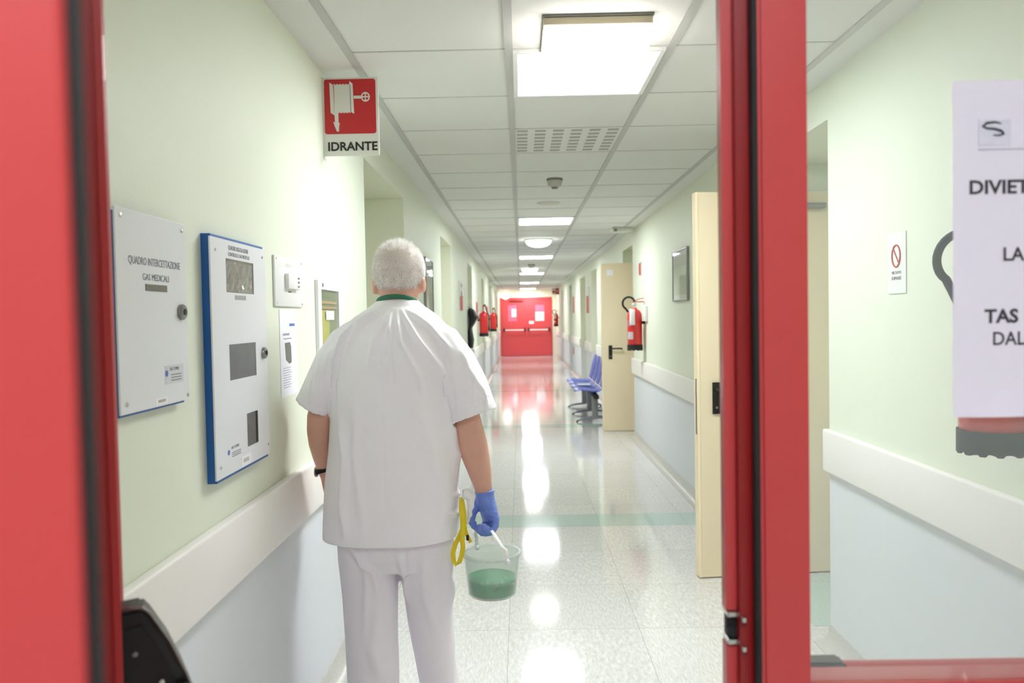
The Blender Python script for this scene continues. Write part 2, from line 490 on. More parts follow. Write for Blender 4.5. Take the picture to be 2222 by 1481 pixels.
# coved skirting
def skirting(name, X, sgn, recs):
    mb = MB(); y = YA
    prof = [(0, 0), (0, 0.075), (-0.006, 0.075), (-0.010, 0.045), (-0.018, 0.025), (-0.034, 0.010), (-0.075, 0.0035), (-0.075, 0)]
    for a, b in recs + [(YF, YF)]:
        d = a - y
        if d > 0.1:
            mb.prism([(sgn * u, v) for u, v in prof], (X, y if sgn > 0 else y, 0), (1, 0, 0), (0, 0, 1), -d)
        y = b
    struct(mb.build(name, M['skirt'], smooth=True), 'grey coved skirting')
skirting('baseboard_left', XL, -1, LREC); skirting('baseboard_right', XR, 1, RREC)

# doors shut at the back of the recesses
dn = 1
def recess_door(X, sgn, a, b, depth):
    global dn
    xf = X + sgn * (depth - 0.05)
    c = (a + b) / 2
    root = empty('door_%d' % dn, (X + sgn * depth, c, 0), kind='structure'); root['label'] = 'cream door at the back of a wall recess'; dn += 1
    off = root.location
    x0, x1 = sorted((X + sgn * (depth - 0.002), xf))
    MB(off).box(x0, x1, a + 0.1, b - 0.1, 0.006, 2.08, bev=0.003).build('door_leaf', M['cream'], root)
    hx = xf - sgn * 0.0
    hy = a + 0.17
    h0, h1 = sorted((hx, hx - sgn * 0.012))
    hm = MB(off).box(h0, h1, hy - 0.02, hy + 0.02, 0.90, 1.07, bev=0.003)
    hm.tube([(hx - sgn * 0.01, hy, 1.03), (hx - sgn * 0.05, hy, 1.03), (hx - sgn * 0.055, hy + 0.02, 1.03), (hx - sgn * 0.055, hy + 0.12, 1.03)], 0.009)
    hm.build('door_handle', M['black'], root, smooth=True)
for a, b in LREC: recess_door(XL, -1, a, b, 0.45)
for a, b in RREC[2:]: recess_door(XR, 1, a, b, 0.50)

# open cream doors standing out into the corridor
def open_door(hinge, width, rz, height, label, lit_paper=False):
    global dn
    root = empty('door_%d' % dn, hinge, rz=rz, kind='structure'); root['label'] = label; dn += 1
    MB().box(0, width - 0.004, -0.042, 0, 0.008, height, bev=0.002).build('door_leaf', M['cream'], root)
    e = MB().box(width - 0.004, width + 0.010, -0.060, 0.002, 0.008, height, bev=0.002).build('edge_strip', M['creamedge'], root)
    # lock face plate and strike on the leaf edge
    MB().box(width + 0.0085, width + 0.0115, -0.034, -0.014, 0.78, 1.08, bev=0.001).build('lock_plate', M['steel'], root)
    for s in (1, -1):
        y0 = 0 if s > 0 else -0.042
        ya, yb = sorted((y0, y0 + s * 0.010))
        pl = MB().box(width - 0.115, width - 0.070, ya, yb, 0.89, 1.06, bev=0.003)
        pl.build('handle_plate', M['black'], root, smooth=True)
        lv = MB().tube([(width - 0.092, y0 + s * 0.008, 1.022), (width - 0.092, y0 + s * 0.045, 1.022), (width - 0.105, y0 + s * 0.055, 1.022), (width - 0.215, y0 + s * 0.055, 1.022), (width - 0.228, y0 + s * 0.045, 1.018), (width - 0.230, y0 + s * 0.02, 1.012)], 0.0095)
        lv.build('door_handle', M['black'], root, smooth=True)
        kh = MB().lathe([(0.0, 0), (0.007, 0), (0.007, 0.002), (0.0, 0.002)], (0, 0, 0), axis='Y', seg=16)
        for v in kh.bm.verts: v.co = Vector((v.co.x + width - 0.092, (v.co.y * s) + y0 + s * 0.0101, v.co.z + 0.925))
        kh.build('keyhole', M['steel'], root, smooth=True)
    for z in (0.25, 1.05, 1.9):
        MB().lathe([(0.008, 0), (0.008, 0.09)], (-0.006, -0.021, z), seg=12).build('hinge', M['steel'], root, smooth=True)
    return root
# leaf runs from its hinge towards -x : local +x points to -X world
d1 = open_door((1.745, 4.350, 0), 0.80, PI + math.radians(6.0), 2.075, 'cream door standing open into the corridor, nearer of the two on the right wall')
cl = MB().box(0.10, 0.32, 0.0, 0.04, 1.985, 2.012, bev=0.006).build('door_closer', M['steel'], d1, smooth=True)
d2 = open_door((1.80, 9.80, 0), 0.80, PI + math.radians(0.8), 2.065, 'cream door standing open into the corridor, farther one beside the blue seats')
pn = MB().box(0.66, 0.74, 0.001, 0.003, 1.915, 1.985).build('notice', M['paper2'], d2)

# ------------------------------------------------------------------ far red double door
fd = empty('door_%d' % dn, (0.2, YF, 0), kind='structure'); dn += 1
fd['label'] = 'red double door with white push bars closing the far end of the corridor'
O = fd.location
MB(O).box(DX0, DX0 + 0.05, YF - 0.02, YF + 0.1, 0, DH).box(DX1 - 0.05, DX1, YF - 0.02, YF + 0.1, 0, DH).box(DX0 + 0.05, DX1 - 0.05, YF - 0.02, YF + 0.1, DH - 0.05, DH).build('frame', M['redfar'], fd)
mid = 0.20
for x0, x1, px in ((DX0 + 0.053, mid - 0.003, (-0.46, -0.14)), (mid + 0.003, DX1 - 0.053, (0.53, 0.86))):
    lf = MB(O)
    z0, z1 = 1.27, 1.87
    lf.box(x0, px[0], YF, YF + 0.05, 0.01, DH - 0.053).box(px[1], x1, YF, YF + 0.05, 0.01, DH - 0.053)
    lf.box(px[0], px[1], YF, YF + 0.05, 0.01, z0).box(px[0], px[1], YF, YF + 0.05, z1, DH - 0.053)
    leaf = lf.build('door_leaf', M['redfar'], fd)
    MB(O).box(px[0], px[1], YF + 0.02, YF + 0.03, z0, z1).build('window_pane', mat('pink_pane', rgb(238, 120, 150), 0.2, vary=0.05), fd)
    # push bar
    pb = MB(O)
    bx0, bx1 = x0 + 0.08, x1 - 0.06
    pb.box(bx0 + 0.03, bx1 - 0.03, YF - 0.11, YF - 0.07, 0.93, 0.975, bev=0.008)
    b_ = pb.build('push_bar', M['white'], fd, smooth=True)
    for xx in (bx0, bx1):
        MB(O).box(xx - 0.02, xx + 0.02, YF - 0.10, YF, 0.90, 1.03, bev=0.006).build('bar_bracket', M['blackm'], fd)
MB(O).box(mid - 0.03, mid + 0.03, YF - 0.02, YF, 0.05, DH - 0.06).build('cover_strip', M['redfar'], fd)
MB(O).box(DX0 + 0.35, mid - 0.1, YF - 0.06, YF - 0.0, DH - 0.14, DH - 0.09, bev=0.005).build('door_closer', mat('dark_red', rgb(150, 40, 40), 0.5, vary=0.05), fd)
def notice_far(x0, x1, z0, z1, label):
    o = MB((x0, YF - 0.006, z0)).box(x0, x1, YF - 0.006, YF - 0.002, z0, z1).build('paper_notice', M['paper2'])
    tag(o, label, 'notice'); return o
notice_far(-0.33, -0.16, 1.42, 1.72, 'white paper behind the left window of the far red door')
notice_far(0.53, 0.85, 1.27, 1.60, 'large white paper over the right window of the far red door')
notice_far(0.30, 0.47, 1.17, 1.27, 'small white slip above the push bars near the middle of the far red door')

# ------------------------------------------------------------------ near partition and red glazed doors
P0, P1 = 1.0, 1.07
pw = MB()
pw.box(XL - 0.02, -0.60, P0, P0 + 0.05, 0, 2.7); pw.box(1.26, 2.2, P0, P1, 0, 2.7); pw.box(-0.56, 1.26, P0, P1, 2.18, 2.7); pw.box(-1.6, XL - 0.02, P0, P1, 0, 2.7)
struct(pw.build('wall_near', M['wall']), 'partition around the near red doors')
fr = MB()
fr.box(-0.60, -0.540, P0, P0 + 0.055, 0, 2.13, bev=0.003)
fr.box(1.205, 1.26, P0, P1 + 0.01, 0, 2.13, bev=0.003)
fr.box(-0.56, 1.26, P0, P1 + 0.01, 2.13, 2.18, bev=0.003)
struct(fr.build('trim_%d' % n, M['red']), 'red door frame around the near opening'); n += 1

# left leaf, swung open towards the camera
HX, HY = -0.515, 0.990
ang = math.atan2(0.28 - HY, -0.157 - HX)
LW = 0.80
ll = empty('door_%d' % dn, (HX, HY, 0), rz=ang, kind='structure'); dn += 1
ll['label'] = 'red glazed door leaf swung open at the left edge, black panic bar on it'
lf = MB()
H = 2.12
lf.box(0, 0.085, -0.05, 0, 0.01, H, bev=0.003).box(LW - 0.085, LW, -0.05, 0, 0.01, H, bev=0.003)
lf.box(0.085, LW - 0.085, -0.05, 0, H - 0.09, H).box(0.085, LW - 0.085, -0.05, 0, 0.01, 0.25).box(0.085, LW - 0.085, -0.05, 0, 0.88, 0.975)
lf.build('door_frame_bars', M['red'], ll)
MB().box(0.085, LW - 0.085, -0.028, -0.020, 0.25, 0.88).build('glass_pane', M['glassleaf'], ll)
MB().box(0.085, LW - 0.085, -0.028, -0.020, 0.975, H - 0.09).build('glass_pane', M['glassleaf'], ll)
MB().box(LW - 0.026, LW - 0.002, 0.0, 0.0045, 0.01, H, bev=0.0015).build('rubber_seal', M['rubber'], ll)
MB().box(0.080, 0.094, -0.004, 0.004, 0.975, H - 0.09).build('glazing_bead', M['red'], ll)
pb = empty('panic_bar', (0, 0, 0)); pb.parent = ll
prof = [(0, 1.095), (0.040, 1.0965), (0.050, 1.090), (0.082, 1.052), (0.108, 1.010), (0.128, 0.965), (0.134, 0.93), (0.125, 0.89), (0.10, 0.87), (0, 0.87)]
SP = 0.66
prof = [(a * SP, b_ - 0.008) for a, b_ in prof]
hb = MB().prism(prof, (0.020, 0, 0), (0, 1, 0), (0, 0, 1), 0.050, bev=0.003).build('bar_housing', M['black'], pb, smooth=30)
inner = [(a * SP, b_ - 0.008) for a, b_ in [(0.004, 1.075), (0.038, 1.078), (0.070, 1.040), (0.098, 0.995), (0.112, 0.955), (0.118, 0.93), (0.10, 0.88), (0.004, 0.88)]]
MB().prism(inner, (0.070, 0, 0), (0, 1, 0), (0, 0, 1), 0.002, bev=0.0008).build('housing_cover', M['blackm'], hb)
MB().tube([(a, b_ * SP, c_ - 0.008) for a, b_, c_ in ((0.065, 0.006, 1.098), (0.074, 0.040, 1.0995), (0.074, 0.052, 1.092), (0.074, 0.084, 1.054), (0.074, 0.110, 1.011), (0.074, 0.130, 0.966), (0.074, 0.136, 0.93))], 0.0022, seg=8).build('housing_rim', M['steel'], hb, smooth=True)
MB().lathe([(0.022, 0), (0.022, 0.010), (0.019, 0.013), (0.0, 0.016)], (0.0715, 0.096 * SP, 0.970), axis='X', seg=32).build('pivot_boss', M['black'], hb, smooth=True)
for yy, zz, mm, xx in ((0.017, 1.037, 'steel', 0.0), (0.045, 0.999, 'chrome', 0.003), (0.052, 0.966, 'chrome', 0.012), (0.020, 0.978, 'rubber', 0)):
    MB().lathe([(0.0038, 0), (0.0038, 0.0015), (0.003, 0.003), (0.0, 0.0032)], (0.0722 + xx, yy, zz), axis='X', seg=16).build('screw', M[mm], hb, smooth=True)
MB().box(0.013, 0.020, 0.001, 0.004, 1.055, 1.083, bev=0.001).build('chrome_clip', M['chrome'], pb)
MB().tube([(0.085, 0.11, 0.955), (0.72, 0.11, 0.955)], (0.018), seg=16).build('push_tube', M['red'], pb, smooth=True)
MB().prism(prof, (0.715, 0, 0), (0, 1, 0), (0, 0, 1), 0.045, bev=0.003).build('bar_housing', M['black'], pb, smooth=30)

# right leaf, closed
rl = empty('door_%d' % dn, (1.2, P0, 0), kind='structure'); dn += 1
rl['label'] = 'red glazed door leaf standing closed on the right, paper notice taped on its glass'
O = rl.location
gx0, gx1 = 0.36, 1.12
fb = MB(O)
fb.box(0.303, gx0, P0, P0 + 0.05, 0.01, H, bev=0.002).box(gx1, 1.20, P0, P0 + 0.05, 0.01, H, bev=0.002)
fb.box(gx0, gx1, P0, P0 + 0.05, H - 0.09, H).box(gx0, gx1, P0, P0 + 0.05, 0.01, 0.25).box(gx0, gx1, P0 + 0.001, P0 + 0.049, 0.880, 0.958)
fb.box(0.2985, 0.303, P0 + 0.003, P0 + 0.05, 0.01, H)
fb.build('door_frame_bars', M['red'], rl)
lip = MB(O).box(0.262, 0.312, P0 + 0.036, P0 + 0.056, 0.01, 0.996).box(0.262, 0.312, P0 + 0.036, P0 + 0.056, 1.041, H).box(0.281, 0.312, P0 + 0.036, P0 + 0.056, 0.996, 1.041)
lip.build('door_lip', M['red'], rl)
MB(O).box(0.276, 0.296, P0 + 0.020, P0 + 0.036, 0.01, H).build('door_rebate', mat('rebate_dark_red', rgb(140, 14, 18), 0.35, vary=0.05), rl)  # darker red than the leaf, set back between lip and seal
MB(O).box(0.2915, 0.2985, P0 - 0.001, P0 + 0.014, 0.01, H, bev=0.002).build('rubber_seal', M['rubber'], rl)
lk = MB(O).box(0.2625, 0.281, P0 + 0.030, P0 + 0.058, 0.997, 1.004, bev=0.002).box(0.2625, 0.281, P0 + 0.030, P0 + 0.058, 1.033, 1.040, bev=0.002).build('latch_keeper', M['chrome'], rl)
MB(O).box(0.264, 0.281, P0 + 0.040, P0 + 0.056, 1.004, 1.033, bev=0.002).lathe([(0.007, 0), (0.007, 0.004)], (0.271, P0 + 0.036, 1.012), axis='Y', seg=16).build('latch_bolt', M['blackm'], lk)
for z in (0.999, 1.037):
    MB(O).box(0.2765, 0.282, P0 + 0.010, P0 + 0.020, z - 0.003, z + 0.003, bev=0.001).build('screw', M['chrome'], rl)
MB(O).box(gx0, gx1, P0 + 0.006, P0 + 0.012, 0.958, H - 0.09).build('glass_pane', M['glass'], rl)
MB(O).box(gx0, gx1, P0 + 0.006, P0 + 0.012, 0.25, 0.880).build('glass_pane', M['glass'], rl)
hb2 = MB(O).prism([(0.31, 0.890), (0.425, 0.890), (0.438, 0.925), (0.434, 0.946), (0.425, 0.960), (0.31, 0.960)], (0, P0 + 0.055, 0), (1, 0, 0), (0, 0, 1), -0.03, bev=0.003)
hb2.build('bar_housing', M['black'], rl, smooth=30)
MB(O).tube([(0.44, P0 + 0.10, 0.925), (1.10, P0 + 0.10, 0.925)], 0.018, seg=16).build('push_tube', M['red'], rl, smooth=True)

# the notice taped to the glass (A3, portrait)
nt_ = empty('paper_notice', (0.69, P0 + 0.003, 1.294), 'large white printed notice taped to the glass of the red door at the right edge', 'notice')
O = nt_.location
b = bmesh.new(); nx, nz = 14, 20; g = []
for j in range(nz + 1):
    row = []
    for i in range(nx + 1):
        u, v = i / nx, j / nz
        curl = 0.006 * max(0, 1 - v * 9) ** 2 * (0.4 + 0.6 * math.sin(u * 9)) + 0.0012 * math.sin(u * 7 + v * 3) ** 2 * 0.6
        row.append(b.verts.new((0.541 + 0.297 * u, P0 + 0.0045 - abs(curl) - 0.0008, 1.294 + 0.418 * v)))
    g.append(row)
for j in range(nz):
    for i in range(nx):
        b.faces.new((g[j][i], g[j][i + 1], g[j + 1][i + 1], g[j + 1][i]))
bmesh.ops.solidify(b, geom=b.faces[:], thickness=0.0003)
mb = MB(O); mb._add(b); mb.build('sheet', M['paper'], nt_, smooth=True)
TY = P0 + 0.0026
def nt_text(s, x, z, cap, wd=None, bold=0.0, m='ink'):
    text('lettering', s, cap / 0.70, M[m], (x, TY, z), (1, 0, 0), (0, 0, 1), nt_, O, bold=bold, depth=0.0002, width=wd)
nt_text('DIVIETO', 0.560, 1.5725, 0.0165, 0.094, 0.0006)
nt_text('LA', 0.602, 1.489, 0.0165, 0.026, 0.0004)
nt_text('TAS', 0.580, 1.412, 0.0165, 0.042, 0.0007)
nt_text('DAL', 0.589, 1.384, 0.0165, 0.040, 0.0003)
MB(O).box(0.572, 0.612, TY - 0.0002, TY, 1.632, 1.664).build('logo_block', mat('pale_grey_ink', rgb(205, 198, 212), 0.8, vary=0.15, vscale=80), nt_)
sw = [(0.600, 1.6585), (0.592, 1.6605), (0.582, 1.6595), (0.577, 1.6555), (0.582, 1.6530), (0.592, 1.6520), (0.6, 1.6495), (0.603, 1.6460), (0.597, 1.6440), (0.590, 1.6445)]
MB(O).tube([(x, TY - 0.0008, z) for x, z in sw], [0.0006, 0.0012, 0.0014, 0.0014, 0.0012, 0.0014, 0.0016, 0.0014, 0.0010, 0.0005], seg=8).build('logo_swirl', M['ink'], nt_, smooth=True)
MB(O).box(0.572, 0.80, TY - 0.0002, TY, 1.6265, 1.6272).build('rule_line', M['inkgrey'], nt_)

# vestibule around the camera
struct(MB().box(-1.6, -1.5, -2.6, P0, 0, 2.7).build('wall_vestibule_left', M['wall']), 'wall of the near vestibule')
struct(MB().box(2.1, 2.2, -2.6, P0, 0, 2.7).build('wall_vestibule_right', M['wall']), 'wall of the near vestibule')
struct(MB().box(-1.6, 2.2, -2.7, -2.6, 0, 2.7).build('wall_vestibule_back', M['wall']), 'back wall of the near vestibule')
struct(MB().box(-1.6, 2.2, -2.7, P0, 2.7, 2.8).build('ceiling_vestibule', M['ceiling']), 'ceiling of the near vestibule')

# ================================================================== LIGHTS (real fittings)
def panel_light(y1, label, first=None):
    y0 = y1 - 0.60; x0, x1 = BX[1] + 0.014, BX[2] - 0.014
    root = empty('ceiling_light', (0.273, (y0 + y1) / 2, CZ), label, 'ceiling light', 'recessed square ceiling light panels')
    O = root.location
    f = MB(O)
    zt, zb = CZ + 0.004, CZ - 0.010
    for a in ((x0, x0 + 0.02, y0, y1), (x1 - 0.02, x1, y0, y1), (x0 + 0.02, x1 - 0.02, y0, y0 + 0.02), (x0 + 0.02, x1 - 0.02, y1 - 0.02, y1)):
        f.box(*a, zb, zt, bev=0.002)
    f.build('frame', M['white'], root)
    MB(O).box(x0 + 0.02, x1 - 0.02, y0 + 0.02, y1 - 0.02, CZ - 0.006, CZ + 0.002).build('diffuser', M['panel'], root)
    return root
plabels = ['large square ceiling light panel right behind the box-shaped lamp, nearest of the row',
           'square ceiling light panel beyond the smoke detector and the round speaker, second of the row',
           'square ceiling light panel just past the first round dome lamp',
           'square ceiling light panel beside the second round dome lamp, fourth along the corridor',
           'small-looking square ceiling light panel, last but one before the far red doors',
           'square ceiling light panel nearest the far red doors']
for i, lb in enumerate(plabels): panel_light(3.595 + 5.0 * i - 0.0 * i, lb)

# box-shaped surface lamp
bl = empty('box_lamp', (0.272, 2.82, CZ), 'box-shaped surface lamp with rounded cream shade on the ceiling, closest to the viewer', 'ceiling lamp')
O = bl.location
MB(O).box(0.088, 0.456, 2.645, 3.0, CZ - 0.008, CZ, bev=0.002).build('mounting_plate', M['grey'], bl)
MB(O).box(0.092, 0.452, 2.650, 2.955, CZ - 0.034, CZ - 0.008, bev=0.004).build('shade_dim_band', mat('dim_band_cream', rgb(205, 196, 170), 0.6, vary=0.05), bl, smooth=True)  # non-glowing band imitates the shade's glow fading towards its top
MB(O).box(0.090, 0.454, 2.648, 2.957, CZ - 0.095, CZ - 0.030, bev=0.022, seg=5).build('shade', emit_mat('shade_glow', (1.0, 0.98, 0.90, 1), 2.4), bl, smooth=True)

def dome(x, y, r, label):
    root = empty('dome_lamp', (x, y, CZ), label, 'ceiling lamp', 'round dome lamps on the ceiling')
    O = root.location
    MB(O).lathe([(r + 0.01, 0), (r + 0.01, -0.015), (r, -0.02), (0, -0.02)], O, seg=40).build('base_ring', M['white'], root, smooth=True)
    MB(O).lathe([(r, -0.015), (r * 0.985, -0.035), (r * 0.88, -0.06), (r * 0.65, -0.083), (r * 0.3, -0.097), (0.001, -0.10)], O, seg=40).build('shade', M['dome'], root, smooth=True)
dome(0.245, 10.3, 0.165, 'round white dome lamp on the ceiling, nearer one')
dome(0.20, 16.3, 0.165, 'round white dome lamp on the ceiling, farther one against a light panel')
# wall globe over the left of the far door
gl_ = empty('wall_lamp', (-0.545, YF, 2.20), 'round white wall lamp above the left side of the far red doors', 'wall lamp')
O = gl_.location
MB(O).lathe([(0.14, 0), (0.14, -0.02), (0.0, -0.02)], O, axis='Y', seg=32).build('base_ring', M['white'], gl_, smooth=True)
MB(O).sphere((-0.545, YF - 0.02, 2.20), 0.15, scale=(1.1, 0.55, 0.75)).build('shade', emit_mat('globe_glow', (1, 0.98, 0.92, 1), 1.6), gl_, smooth=True)
# lamp over the vestibule
vl = empty('vestibule_light', (0.1, -0.7, 2.7), 'square light panel on the vestibule ceiling behind the viewer', 'ceiling light')
O = vl.location
MB(O).box(-0.25, 0.45, -1.0, -0.3, 2.685, 2.70, bev=0.003).build('frame', M['white'], vl)
MB(O).box(-0.23, 0.43, -0.98, -0.32, 2.681, 2.687).build('diffuser', M['vest'], vl)

# ------------------------------------------------------------------ things on the ceiling
vg = empty('ceiling_vent', (0.273, 4.53, CZ), 'slotted white ventilation tile in the ceiling after the nearest light panel', 'vent')
O = vg.location
MB(O).box(BX[1] + 0.014, BX[2] - 0.014, 4.235, 4.835, CZ - 0.003, CZ + 0.002).build('plate', M['ceiling'], vg)
for i in range(6):
    for j in range(7):
        x = BX[1] + 0.024 + i * 0.097; y = 4.255 + j * 0.083
        MB(O).box(x, x + 0.058, y, y + 0.042, CZ - 0.0045, CZ - 0.0028, bev=0.001).build('slot', M['slot'], vg)
def detector(x, y, r, label):
    root = empty('smoke_detector', (x, y, CZ), label, 'smoke detector', 'smoke detectors on the ceiling')
    O = root.location
    MB(O).lathe([(r, 0), (r, -0.012), (r * 0.96, -0.016), (0, -0.016)], O, seg=32).build('base', M['grey'], root, smooth=True)
    MB(O).lathe([(r * 0.93, -0.016), (r * 0.9, -0.04), (r * 0.72, -0.055), (r * 0.45, -0.060), (0, -0.060)], O, seg=32).build('sensor_head', mat('detector_white', rgb(185, 184, 176), 0.5, vary=0.05), root, smooth=True)
    MB(O).lathe([(r * 0.45, -0.058), (r * 0.35, -0.072), (0, -0.074)], O, seg=24).build('sensor_tip', M['grey'], root, smooth=True)
detector(0.262, 5.78, 0.058, 'grey round smoke detector on the ceiling, nearest one beyond the slotted vent')
detector(0.22, 15.2, 0.07, 'round smoke detector on the ceiling just before the farther dome lamp')
detector(0.20, 23.9, 0.07, 'round smoke detector on the ceiling near the far red doors')
sp_ = MB((0.26, 7.0, CZ)).lathe([(0.10, 0), (0.10, -0.004), (0.09, -0.007), (0, -0.007)], (0.26, 7.0, CZ), seg=32).build('ceiling_speaker', mat('speaker_grey', rgb(200, 198, 188), 0.7, vary=0.05), smooth=True)
tag(sp_, 'flat round grey disc in the ceiling just before the second light panel', 'speaker')
dt = MB((1.16, 9.1, CZ)).box(1.05, 1.28, 9.02, 9.14, CZ - 0.06, CZ, bev=0.01).build('ceiling_sensor', M['signwhite'], smooth=True)
tag(dt, 'small white sensor box at the right edge of the ceiling above the farther cream door', 'sensor')
hc = MB((1.085, 9.06, CZ)).sphere((1.085, 9.01, CZ - 0.035), 0.018).build('sensor_eye', M['grey'], dt, smooth=True)
hc.location = Vector((1.085, 9.06, CZ)) - Vector((1.16, 9.1, CZ))

# ================================================================== SIGNS AND BOXES, LEFT WALL
AY, AZ = (0, 1, 0), (0, 0, 1)
# flag sign
sg = empty('hydrant_sign', (XL, 3.2, 2.085), 'red and white hose reel sign lettered IDRANTE sticking out from the left wall', 'sign')
O = sg.location
SY = 3.2
MB(O).box(XL, XL + 0.225, SY, SY + 0.004, 2.085, 2.396, bev=0.0015).build('plate', M['signwhite'], sg)
MB(O).box(XL, XL + 0.003, SY + 0.001, SY + 0.03, 2.075, 2.40, bev=0.001).build('wall_flange', M['signwhite'], sg)
def zc(p): return (XL + 0.001 + (p[0] - 130) / 930 * 0.225, 2.396 - (p[1] - 130) / 1255 * 0.311)
def rr(x0, y0, x1, y1, r, k=6):
    pts = []
    for cx_, cy_, a0 in ((x1 - r, y0 + r, -90), (x1 - r, y1 - r, 0), (x0 + r, y1 - r, 90), (x0 + r, y0 + r, 180)):
        for i in range(k + 1):
            a = math.radians(a0 + 90 * i / k); pts.append((cx_ + r * math.cos(a), cy_ + r * math.sin(a)))
    return pts
def icon(poly, depth, base=0.0, z=None):
    b_ = MB(O); b_.prism([zc(p) for p in poly], (0, SY - base, 0), (1, 0, 0), (0, 0, 1), depth); return b_
icon(rr(160, 158, 1010, 1030, 40), 0.001).build('red_field', M['signred'], sg)
ic = MB(O)
def ip(poly, lev=1): ic.prism([zc(p) for p in poly], (0, SY - 0.001, 0), (1, 0, 0), (0, 0, 1), 0.0008 * lev)
ip([(250, 205), (312, 245), (322, 730), (262, 690)])
scal = [(325, 225)]
for i in range(5): scal += [(335 + i * 50, 232), (350 + i * 50, 250), (368 + i * 50, 235)]
scal += [(580, 232), (590, 690)]
for i in range(5): scal += [(575 - i * 50, 700), (560 - i * 50, 684), (545 - i * 50, 698)]
scal += [(325, 690)]
ip(scal)
ip([(582, 188), (635, 232), (650, 712), (592, 680)])
ip([(648, 425), (770, 425), (790, 472), (648, 472)])
ip([(322, 690), (388, 690), (388, 840), (410, 870), (398, 890), (390, 992), (358, 992), (318, 890), (300, 832), (330, 845)])
ring = []
for i in range(24): a = 2 * PI * i / 24; ring.append((842 + 74 * math.cos(a), 446 + 78 * math.sin(a)))
ip(ring)
ic.build('hose_reel_symbol', M['signwhite'], sg)
v2 = MB(O)
for i in range(4):
    a0 = PI / 4 + i * PI / 2
    pts = [(842 + 52 * math.cos(a0 + t), 446 + 55 * math.sin(a0 + t)) for t in (-0.55, -0.2, 0.2, 0.55)] + [(842 + 14 * math.cos(a0), 446 + 14 * math.sin(a0))]
    v2.prism([zc(p) for p in pts], (0, SY - 0.0018, 0), (1, 0, 0), (0, 0, 1), 0.0004)
v2.build('valve_spokes', M['signred'], sg)
v3 = MB(O)
for x in (590,):
    v3.prism([zc(p) for p in ((x, 250), (x + 8, 250), (x + 12, 690), (x + 4, 690))], (0, SY - 0.0018, 0), (1, 0, 0), (0, 0, 1), 0.0003)
v3.build('symbol_lines', M['inkgrey'], sg)
text('lettering', 'IDRANTE', 0.048, M['signtext'], (XL + 0.017, SY - 0.0006, 2.107), (1, 0, 0), (0, 0, 1), sg, O, bold=0.0012, width=0.198)

def wall_left_text(s, y, z, cap, wd, m, X, parent, off, bold=0.0):
    return text('lettering', s, cap / 0.70, M[m], (X, y, z), AY, AZ, parent, off, width=wd, bold=bold, depth=0.0003)

# gas shut-off cabinet
gc = empty('gas_cabinet', (XL, 1.64, 1.257), 'light grey medical gas cabinet on the left wall beside the red door, nearest the viewer', 'wall cabinet')
O = gc.location
MB(O).box(XL - 0.01, -0.760, 1.490, 1.780, 1.252, 1.645, bev=0.002).build('housing', M['blue'], gc)
cd = MB(O).box(-0.760, -0.756, 1.487, 1.797, 1.257, 1.652, bev=0.001).build('door', M['metalwhite'], gc)
X = -0.7558
wall_left_text('QUADRO INTERCETTAZIONE', 1.534, 1.548, 0.0155, 0.232, 'inkgrey', X, gc, O)
wall_left_text('GAS MEDICALI', 1.590, 1.518, 0.0135, 0.118, 'inkgrey', X, gc, O)
MB(O).box(-0.7575, -0.7545, 1.601, 1.698, 1.4965, 1.5105, bev=0.0008).build('name_slot', mat('olive_slot', rgb(110, 106, 92), 0.4, vary=0.3, vscale=40), gc)
def lock(yy, zz, X, parent, off, r=0.0175):
    l = MB(off).lathe([(r, 0), (r, 0.006), (r * 0.8, 0.010), (0, 0.010)], (X, yy, zz), axis='X', seg=28).build('lock', M['steel'], parent, smooth=True)
    MB(off).lathe([(r * 0.4, 0), (r * 0.4, 0.0015), (0, 0.0015)], (X + 0.0098, yy, zz), axis='X', seg=20).build('key_slot', M['blackm'], l, smooth=True)
lock(1.765, 1.4545, -0.7565, gc, O)
MB(O).box(X - 0.0004, X + 0.0003, 1.676, 1.768, 1.300, 1.340).build('maker_sticker', mat('sticker_film', rgb(205, 207, 210), 0.3, vary=0.02), gc)
MB(O).lathe([(0.007, 0), (0.007, 0.0004)], (X + 0.0003, 1.684, 1.323), axis='X', seg=20).build('sticker_logo', M['inkblue'], gc)
wall_left_text('HO TOPRE', 1.700, 1.328, 0.007, 0.045, 'inkgrey', X + 0.0004, gc, O)
for i in range(3): MB(O).box(X, X + 0.0005, 1.705, 1.757, 1.318 - i * 0.006, 1.320 - i * 0.006).build('fine_print', M['inkgrey'], gc)
MB(O).box(X - 0.0003, X + 0.0006, 1.630, 1.683, 1.261, 1.274).build('label_strip', M['paper2'], gc)
MB(O).box(X, X + 0.0008, 1.640, 1.675, 1.265, 1.271).build('fine_print', mat('beige_ink', rgb(175, 168, 158), 0.7, vary=0.2, vscale=200), gc)
for yy, zz in ((1.508, 1.637), (1.782, 1.636), (1.510, 1.276), (1.788, 1.268)):
    MB(O).lathe([(0.0045, 0), (0.004, 0.0015), (0, 0.0025)], (X, yy, zz), axis='X', seg=14).build('screw', M['chrome'], gc, smooth=True)

# blue-sided monitoring cabinet
bc = empty('monitor_cabinet', (XL, 2.0, 1.0402), 'tall wall cabinet with bright blue sides, light grey front and three dark windows', 'wall cabinet')
O = bc.location
XB = -0.750
MB(O).box(XL - 0.01, XB - 0.003, 1.9382, 2.3333, 1.0327, 1.6479, bev=0.002).build('housing', M['blue'], bc)
fm = MB(O)
W3 = [(2.0290, 2.2383, 1.5069, 1.5934), (2.0365, 2.2415, 1.2794, 1.3723), (2.1529, 2.2426, 1.0893, 1.1801)]
